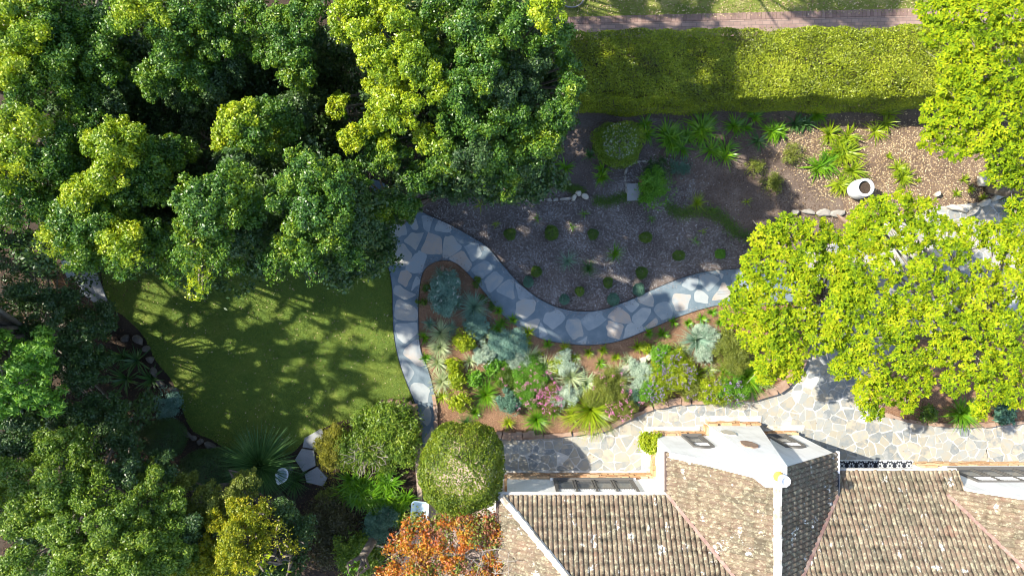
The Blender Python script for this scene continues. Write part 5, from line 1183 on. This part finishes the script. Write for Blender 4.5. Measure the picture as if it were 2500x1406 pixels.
forest_tree('tree leaning over the bench at the left', (-13.8, 1.5, 0), 3.0, T10, gold=[0,3], r0=.16, keep=soft_keep)
T11 = [(300,580,46,7.1),(330,620,46,7.0),(290,640,40,6.8),(370,560,40,6.5),(390,620,46,6.5),(270,600,32,6.8),(430,660,40,6.4),(420,590,36,6.2)]
forest_tree('tree whose lit tips hang over the top left of the lawn', (-11.3, 1.2, 0), 3.0, T11, gold=[0,1,5], r0=.14, keep=soft_keep)
T12 = [(480, 490, 54, 8.8),(540, 450, 52, 8.7),(590, 450, 44, 8.4),(470, 550, 50, 8.6),(540, 530, 52, 8.6),(600, 510, 46, 8.1),(520, 600, 46, 8.2),(590, 580, 42, 7.8),(470, 620, 44, 7.9),(500, 670, 38, 7.7),(480, 700, 30, 7.5),(560, 640, 36, 7.6)]
forest_tree('domed tree with a few sunlit golden tips above the centre of the lawn', (-9.4, 2.3, 0), 3.2, T12, gold=[10,9], dark=[7], r0=.19, keep=soft_keep)
T13 = [(750, 430, 58, 8.8),(810, 450, 50, 8.7),(700, 480, 48, 8.3),(760, 510, 54, 8.6),(830, 510, 52, 8.5),(800, 560, 50, 8.3),(870, 550, 46, 7.9),(740, 570, 50, 8.3),(700, 620, 42, 7.9),(760, 630, 44, 7.9),(860, 610, 44, 7.7),(890, 570, 36, 7.4),(660, 650, 36, 7.6),(770, 670, 30, 7.5),(740, 390, 40, 8.3)]
forest_tree('domed dark green tree speckled with gold tips right of the lawn top', (-6.2, 1.9, 0), 3.2, T13, dark=[6,11], r0=.2)
T14 = [(960, 440, 44, 6.5),(1020, 430, 41, 6.5),(975, 490, 44, 6.3),(1060, 455, 37, 6.1),(915, 515, 39, 6.3),(1080, 420, 37, 6.3),(1110, 470, 27, 5.7),(900, 420, 42, 6.7),(1000, 515, 26, 5.7),(950, 380, 39, 6.9)]
forest_tree('dark low tree overhanging the fork of the stone path', (-3.6, 2.2, 0), 2.6, T14, dark=[0,3,6,8], r0=.14, lower=False)
T15 = [(640,430,44,5.4),(650,190,50,4.8),(800,380,50,4.6),(480,310,50,4.8),(400,290,44,4.8),(330,280,50,4.8),(640,520,40,4.6),(780,230,44,4.6),(560,400,44,5.0),(430,440,38,5.2),(220,400,40,5.2),(630,240,44,4.6),(820,160,46,4.6)]
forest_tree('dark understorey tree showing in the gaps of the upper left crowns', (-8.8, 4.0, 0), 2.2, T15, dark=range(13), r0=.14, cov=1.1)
def understorey(label, x0, x1, y0, y1, z, m='dark_leaf'):  # low foliage added to darken bright soil showing between the crowns
    a, b = P(x0, y0, z), P(x1, y1, z); l = []
    for x in np.arange(a[0], b[0], .95):
        for y in np.arange(b[1], a[1], .95):
            if rng.random() < .86: l.append((x+rng.normal()*.2, y+rng.normal()*.2, z+rng.normal()*.35, .62, .62, .5))
    base = np.array([(a[0]+b[0])/2, (a[1]+b[1])/2, 0]); root = thing('understorey_shrub', label, 'shrub', base, 'dark shrubs under the big trees'); l = np.array(l)
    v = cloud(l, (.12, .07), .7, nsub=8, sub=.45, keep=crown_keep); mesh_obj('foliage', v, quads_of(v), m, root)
    mb = MB(); limb_tubes(mb, base, base+[0, 0, .3], l, .05, .01, n=4); mb.build('stems', 'bark', root)
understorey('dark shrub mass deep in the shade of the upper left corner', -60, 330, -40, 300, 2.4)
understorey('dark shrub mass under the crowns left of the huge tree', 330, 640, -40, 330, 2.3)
understorey('dark shrub mass in the black gap beside the sunlit lobes of the huge tree', 640, 960, -40, 400, 2.3)
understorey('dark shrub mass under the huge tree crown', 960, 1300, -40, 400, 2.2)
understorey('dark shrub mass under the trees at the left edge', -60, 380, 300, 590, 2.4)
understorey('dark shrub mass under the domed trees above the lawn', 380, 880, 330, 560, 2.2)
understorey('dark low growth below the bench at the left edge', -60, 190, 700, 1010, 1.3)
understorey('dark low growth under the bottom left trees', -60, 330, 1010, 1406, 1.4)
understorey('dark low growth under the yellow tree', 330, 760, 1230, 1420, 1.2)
# bare branch showing below the huge tree
mb = MB(); b0 = P(1072,385,5.2)
for q in ([(1072,385,5.2),(1073,420,5.0),(1080,440,4.9)], [(1073,405,5.1),(1062,420,5.0),(1066,436,4.9)], [(1075,425,5.0),(1087,430,4.95),(1092,436,4.9)], [(1060,330,5.6),(1072,385,5.2)]): mb.tube([P(*v) for v in q], [.03]+[.012]*(len(q)-1), 5)
hugetree = bpy.data.objects['broadleaf_tree']; mb.build('bare_branch', 'twig', hugetree)

# trees beyond the left edge and the top edge of the picture that throw the dappled shade
def far_tree(label, base, x0, x1, y0, y1, zc, step=.85, forkz=3.0, cov=.8, m='camphor_leaf'):
    l = []
    for x in np.arange(x0, x1, step):
        for y in np.arange(y0, y1, step): l.append((x+rng.normal()*.15, y+rng.normal()*.15, zc+rng.normal()*.3, .66, .66, .5))
    return tree('broadleaf_tree', label, 'trees just outside the frame', (*base, 0.), forkz, np.array(l), m, r0=.2, leaf=(.12,.075), cov=cov*1.2, nsub=8, sub=.45)
far_tree('leafy tree beyond the left frame edge, nearest to the bench', (-14.6, 1.4), -15.6, -12.4, .5, 3.0, 6.3)
far_tree('leafy tree beyond the left frame edge, behind the nearest one', (-18.0, 1.2), -19.4, -15.7, .4, 3.0, 6.3)
far_tree('tall tree beyond the left frame edge, level with the lawn', (-13.2, -1.2), -15.6, -11.4, -3.5, .9, 8.8)
far_tree('tall tree beyond the left frame edge, farthest out', (-17.8, -1.0), -20.4, -15.7, -3.9, .9, 8.8)
far_tree('leafy tree beyond the left frame edge, top', (-15.5, 6.0), -16.4, -13.6, 3.4, 9.0, 5.2)
far_tree('dense tree beyond the top frame edge that shades the hedge', (-1.2, 8.4), -4.2, 1.5, 6.9, 9.8, 7.1, cov=.9)
far_tree('leafy tree beyond the top frame edge, left one', (-3.2, 11.2), -5.0, .2, 9.9, 12.5, 7.0)
far_tree('leafy tree beyond the top frame edge, right one', (4.3, 11.5), 2.8, 5.8, 10.4, 12.4, 6.6)

# lower left trees
def lower_tree(label, base, forkz, rows, m, name='garden_tree', dark=(), leaf=(.07,.038), cov=1.9, md='dark_leaf', **kw):
    rows = list(rows); n0 = len(rows); dark = list(dark)
    for i in range(n0):
        px, py, r, z = rows[i]; a = rng.uniform(0, 2*math.pi); rows.append((px+r*.8*math.cos(a), py+r*.8*math.sin(a), r*.65, z-rng.uniform(.1, .8)))
        if i in dark: dark.append(len(rows)-1)
    l = L3(rows); d = sel(l, dark)
    return tree(name, label, 'trees of the lower left', base, forkz, l, [(m, ~d), (md, d)], leaf=leaf, cov=cov, **kw)
lower_tree('dark leafy tree filling the left side below the bench', (-14.6,-1.6,0), 2.0, [(60,700,60,4.0),(140,760,60,3.8),(200,820,56,3.6),(40,640,60,4.2),(250,780,44,3.0),(180,900,52,3.4),(240,900,44,3.0),(70,780,50,3.6),(100,650,44,4.0),(230,990,50,3.2),(290,1010,44,2.8)], 'dark_leaf', r0=.14)
lower_tree('pale green ferny tree at the left edge in the middle', (-15.2,-3.4,0), 2.6, [(105,845,36,5.2),(60,880,42,5.1),(30,920,48,5.0),(80,950,48,4.9),(130,980,36,4.6),(20,980,46,4.9),(10,840,30,5.0),(120,890,28,5.0)], 'fern_dim', leaf=(.15,.05), cov=1.3)
lower_tree('large mixed green tree in the bottom left corner', (-12.6,-6.4,0), 2.6, [(60,1060,56,4.4),(140,1090,56,4.6),(220,1110,54,4.6),(40,1160,60,4.8),(130,1190,60,5.0),(230,1200,56,4.9),(300,1150,48,4.4),(320,1230,52,4.7),(60,1270,60,5.0),(160,1290,58,5.0),(260,1300,58,5.0),(350,1310,50,4.7),(60,1370,60,5.0),(180,1380,60,5.2),(290,1390,58,5.2),(380,1380,44,4.8),(180,1020,44,3.8),(280,1060,44,3.6)], 'light_leaf', dark=[0,6,16,17], r0=.2)
lower_tree('lighter green tree in the bottom left with airy crown', (-9.8,-6.6,0), 2.4, [(370,1180,44,4.2),(420,1230,44,4.2),(400,1140,36,3.8),(460,1290,44,4.0),(400,1300,46,4.4),(430,1360,46,4.4),(340,1370,44,4.8)], 'light_leaf', dark=[2,3])
lower_tree('golden yellow leaved tree at the bottom left of centre', (-7.6,-6.8,0), 2.2, [(600,1240,34,4.2),(640,1260,38,4.4),(670,1300,36,4.2),(570,1300,38,4.3),(620,1320,42,4.5),(560,1350,38,4.2),(600,1385,42,4.3),(700,1340,32,3.9),(480,1385,36,4.0),(530,1270,28,3.8),(500,1330,30,3.7),(740,1330,24,3.4),(620,1270,44,3.8),(580,1340,50,3.8),(650,1350,46,3.8),(700,1300,36,3.6),(540,1390,44,3.8),(440,1400,36,3.8)], 'yellow_leaf', name='yellow_tree', leaf=(.06,.034), cov=1.35, rnd=1.2)
lower_tree('dull olive green tree between the yellow tree and the dark bush', (-8.6,-5.8,0), 1.8, [(540,1220,48,3.4),(480,1250,44,3.2),(600,1190,36,3.0),(440,1200,40,3.2),(690,1260,44,2.9),(740,1300,40,2.8),(660,1400,50,2.9)], 'olive_leaf', dark=[4,5,6], leaf=(.06,.034), cov=1.6)
lower_tree('young bright lime ferny tree at the bottom edge', (-6.8,-7.8,0), 3.0, [(650,1375,30,5.0),(640,1400,30,5.0),(700,1400,24,4.8),(670,1360,20,5.0)], 'fern_leaf', name='young_ferny_tree', leaf=(.13,.045), cov=1.2)
lower_tree('small bright sprout of leaves at the bottom edge below the shaded shrub', (-4.4,-7.9,0), 2.0, [(862,1385,22,3.6),(850,1404,22,3.6),(875,1400,18,3.5)], 'bright_leaf', name='young_ferny_tree', leaf=(.10,.045), cov=1.3)
# orange leaved tree with bare twigs next to the house
def orange_tree():
    rows = [(1000,1290,30,2.6),(1040,1285,26,2.6),(1085,1265,26,2.6),(1130,1275,30,2.7),(1175,1280,28,2.6),(1190,1320,28,2.6),(1150,1310,30,2.8),(1060,1320,30,2.8),(1020,1350,28,2.7),(1080,1345,28,2.8),(980,1390,38,2.8),(1020,1400,32,2.8),(1100,1385,24,2.8),(960,1330,22,2.4),(1200,1360,22,2.5),(945,1400,26,2.6),(1130,1350,20,2.8),(1208,1300,24,2.6),(1212,1390,24,2.6),(1160,1400,28,2.7),(1060,1400,30,2.7),(1000,1330,26,2.6)]
    l = L3(rows, .6); base = P(1120, 1330); root = thing('orange_leaved_tree', 'orange and red leaved tree with many bare twigs beside the house corner', 'tree', base)
    V = cloud(l, (.085,.05), .46, nsub=9, sub=.5, core=.02, keep=None); mesh_obj('crown', V, quads_of(V), 'orange_leaf', root)
    lg = l[rng.random(len(l)) < .6]+rng.normal(size=6)*[.15,.15,.05,0,0,0]
    for mm, cv in (('olive_leaf', .22), ('rust_leaf', .22)): V = cloud(lg, (.08,.045), cv, nsub=9, sub=.6, core=.05, keep=None); mesh_obj('crown', V, quads_of(V), mm, root)
    mb = MB(); mb.tube([base, base+[0,0,.8], base+[-.05,.02,1.3]], [.09,.07,.06], 8, cap=False)
    mb.build('trunk', 'bark', root)
    tw = MB(); f = base+[-.05,.02,1.25]
    for q in list(l)+[(*P(px, py, z), .3, .3, .2) for px, py, z in ((1130,1400,2.9),(1170,1380,2.9),(1210,1400,2.9),(1240,1370,3.2),(1180,1345,2.8),(1100,1420,2.9),(1240,1420,3.2))]:
        e = np.array(q[:3]); tw.tube([f, f*.5+e*.5+rng.normal(size=3)*.08-[0,0,.1], e], [.03,.018,.009], 5, cap=False)
        for k in range(9):
            s = f*.4+e*.6 if k % 2 else e; t = s+rng.normal(size=3)*[.32,.32,.16]; mid_ = (s+t)/2+rng.normal(size=3)*.05; tw.tube([s, mid_, t], [.010,.007,.004], 4, cap=False)
            for j in range(2): u_ = t+rng.normal(size=3)*[.15,.15,.08]; tw.tube([mid_, u_], [.005,.003], 3, cap=False)
    tw.build('twigs', 'twig', root)
orange_tree()

# ferny-leaved trees on the right
def fronds(tips, nrm, L, Wd, nf=(9, 14)):
    """rosettes of fronds: every frond a bent two-part blade, rounded at the tip"""
    T, N = [], []
    for t, n in zip(tips, nrm):
        k = rng.integers(*nf); T.append(np.repeat(t[None], k, 0)); N.append(np.repeat(n[None], k, 0))
    T, N = np.concatenate(T), np.concatenate(N); k = len(T)
    a = unit(np.cross(N, rng.normal(size=(k, 3)))); el = rng.uniform(.0, .75, (k, 1)); d = unit(a+N*el); s = unit(np.cross(N, a)); s = unit(s+rng.normal(size=s.shape)*.25)
    Ls = L*rng.uniform(.65, 1.2, (k, 1)); W2 = Wd*rng.uniform(.8, 1.2, (k, 1)); d2 = unit(d-N*.35)
    p0 = T; p1 = T+d*Ls*.5; p2 = p1+d2*Ls*.38; p3 = p2+d2*Ls*.12
    V = np.stack([p0-s*W2*.14, p0+s*W2*.14, p1+s*W2*.45, p1-s*W2*.45, p2+s*W2*.5, p2-s*W2*.5, p3+s*W2*.2, p3-s*W2*.2], 1)
    b = (np.arange(k)*8)[:, None]
    Fq = np.concatenate([b+[[0,1,2,3]], b+[[3,2,4,5]], b+[[5,4,6,7]]])
    return V.reshape(-1, 3), Fq
def ferny_tree(label, base, forkz, rows, dens=128, m='fern_leaf', trunk_pts=None, keep_p=None, r0=.13, L=.102, Wd=.034):
    l = L3(rows, .55); root = thing('ferny_tree', label, 'tree', base, 'ferny leaved trees on the right'); tips, nr = [], []
    for (x, y, z, rx, ry, rz) in l:
        n = int(dens*rx*ry*math.pi)+4; u = unit(rng.normal(size=(n, 3))+[0, 0, .35]); rr = rng.uniform(.35, 1.0, (n, 1))**.5
        tips.append(np.array([x, y, z])+u*rr*np.array([rx, ry, rz])); nr.append(unit(u*.5+rng.normal(size=(n, 3))*.3+[0, 0, 1.0]))
    tips, nr = np.concatenate(tips), np.concatenate(nr)
    V, Fq = fronds(tips, nr, L, Wd); mesh_obj('crown', V, Fq, m, root)
    base = np.array(base, float); c = l[:, :3].mean(0); fork = np.array([base[0]*.7+c[0]*.3, base[1]*.7+c[1]*.3, forkz])
    mb = MB()
    pts = trunk_pts if trunk_pts is not None else [base, base*.6+fork*.4, fork]
    mb.tube(pts, np.linspace(r0, r0*.55, len(pts)), 9); mb.build('trunk', 'bark', root, smooth=True); fork = np.array(pts[-1])
    lm = MB(); 
    for q in l: 
        e = q[:3]-[0, 0, q[5]*.4]; mid_ = fork*.5+e*.5+rng.normal(size=3)*[.15,.15,.1]; lm.tube([fork, mid_, e], [r0*.42, r0*.25, .016], 6, cap=False)
        for k in range(5): t = e+rng.normal(size=3)*[q[3]*.6, q[4]*.6, .08]; lm.tube([e*.7+mid_*.3, t], [.014, .006], 4, cap=False)
    lm.build('limbs', 'twig', root, smooth=True)
    return root
J1 = [(1880,590,52,3.7),(1930,560,42,3.7),(1990,570,44,3.7),(2030,600,40,3.6),(1850,650,46,3.7),(1910,650,50,3.9),(1970,640,50,3.9),(1830,710,50,3.7),(1800,760,46,3.5),(1870,740,52,3.9),(1850,810,52,3.6),(1900,800,50,3.8),
      (1880,870,50,3.5),(1930,850,48,3.6),(1960,700,44,3.9),(2030,660,42,3.8),(2080,700,46,3.9),(1960,770,44,3.7),(2010,820,48,3.7),(2050,760,46,3.9),(1870,915,30,3.3),(1930,900,36,3.3),(2075,645,40,3.8),(2085,590,34,3.7),(2060,700,38,3.8),(2080,760,38,3.8),(2040,820,36,3.7),(2100,700,36,3.9)]
ferny_tree('lime green ferny tree over the right end of the curved path', P(1960,720), 2.4, J1)
J2 = [(2130,520,40,3.9),(2190,500,44,3.9),(2250,520,42,3.8),(2120,590,40,3.7),(2160,570,44,3.9),(2230,580,44,3.9),(2300,570,42,3.8),(2370,570,42,3.8),(2440,580,44,3.8),(2330,620,36,3.9),(2260,660,44,3.9),(2160,660,44,3.9),(2320,700,46,4.0),(2400,670,38,3.9),
      (2150,740,46,3.9),(2230,730,44,4.0),(2400,740,48,4.0),(2470,700,46,3.9),(2130,820,48,3.9),(2200,800,46,3.9),(2290,780,50,4.0),(2360,810,48,4.0),(2450,800,50,4.0),(2080,850,40,3.6),(2060,900,34,3.4),(2130,900,46,3.7),(2220,870,46,3.8),(2300,860,44,3.9),(2390,880,50,3.9),(2470,880,50,3.9),
      (2485,560,40,3.8),(2470,620,40,3.9),(2490,500,34,3.8),(2095,540,32,3.7),(2120,960,38,3.4),(2170,950,40,3.5),(2240,930,42,3.6),(2330,930,38,3.7),(2420,950,42,3.6),(2480,960,40,3.6),(2130,1000,28,3.2),(2210,985,30,3.3),(2390,1000,26,3.3),(2550,650,60,4),(2550,760,60,4),(2550,880,60,4)]
ferny_tree('wide lime green ferny tree covering the right side of the patio', P(2330,830), 2.6, J2, r0=.15)
J3 = [(2330,30,52,4.9),(2400,20,54,5.0),(2470,40,56,5.0),(2290,80,40,4.6),(2360,100,52,4.9),(2440,110,54,5.0),(2330,160,50,4.7),(2400,180,54,4.9),(2470,200,52,4.9),(2330,230,46,4.6),(2390,260,52,4.8),(2460,290,52,4.8),(2290,280,44,4.4),(2340,310,44,4.4),(2270,340,32,4.2),(2400,340,48,4.5),
      (2330,365,34,4.2),(2450,370,48,4.5),(2440,420,38,4.2),(2480,430,36,4.2),(2280,20,46,4.7),(2550,60,70,5),(2550,200,70,5),(2560,340,70,4.8),(2350,-30,60,5),(2470,-40,60,5)]
ferny_tree('lime green ferny tree in the upper right corner with a leaning trunk', P(2470,470), 2.6, J3, r0=.17,
           trunk_pts=[P(2415,462,.0), P(2425,462,.5), P(2455,470,1.3), P(2500,480,2.2), P(2540,380,3.2)])
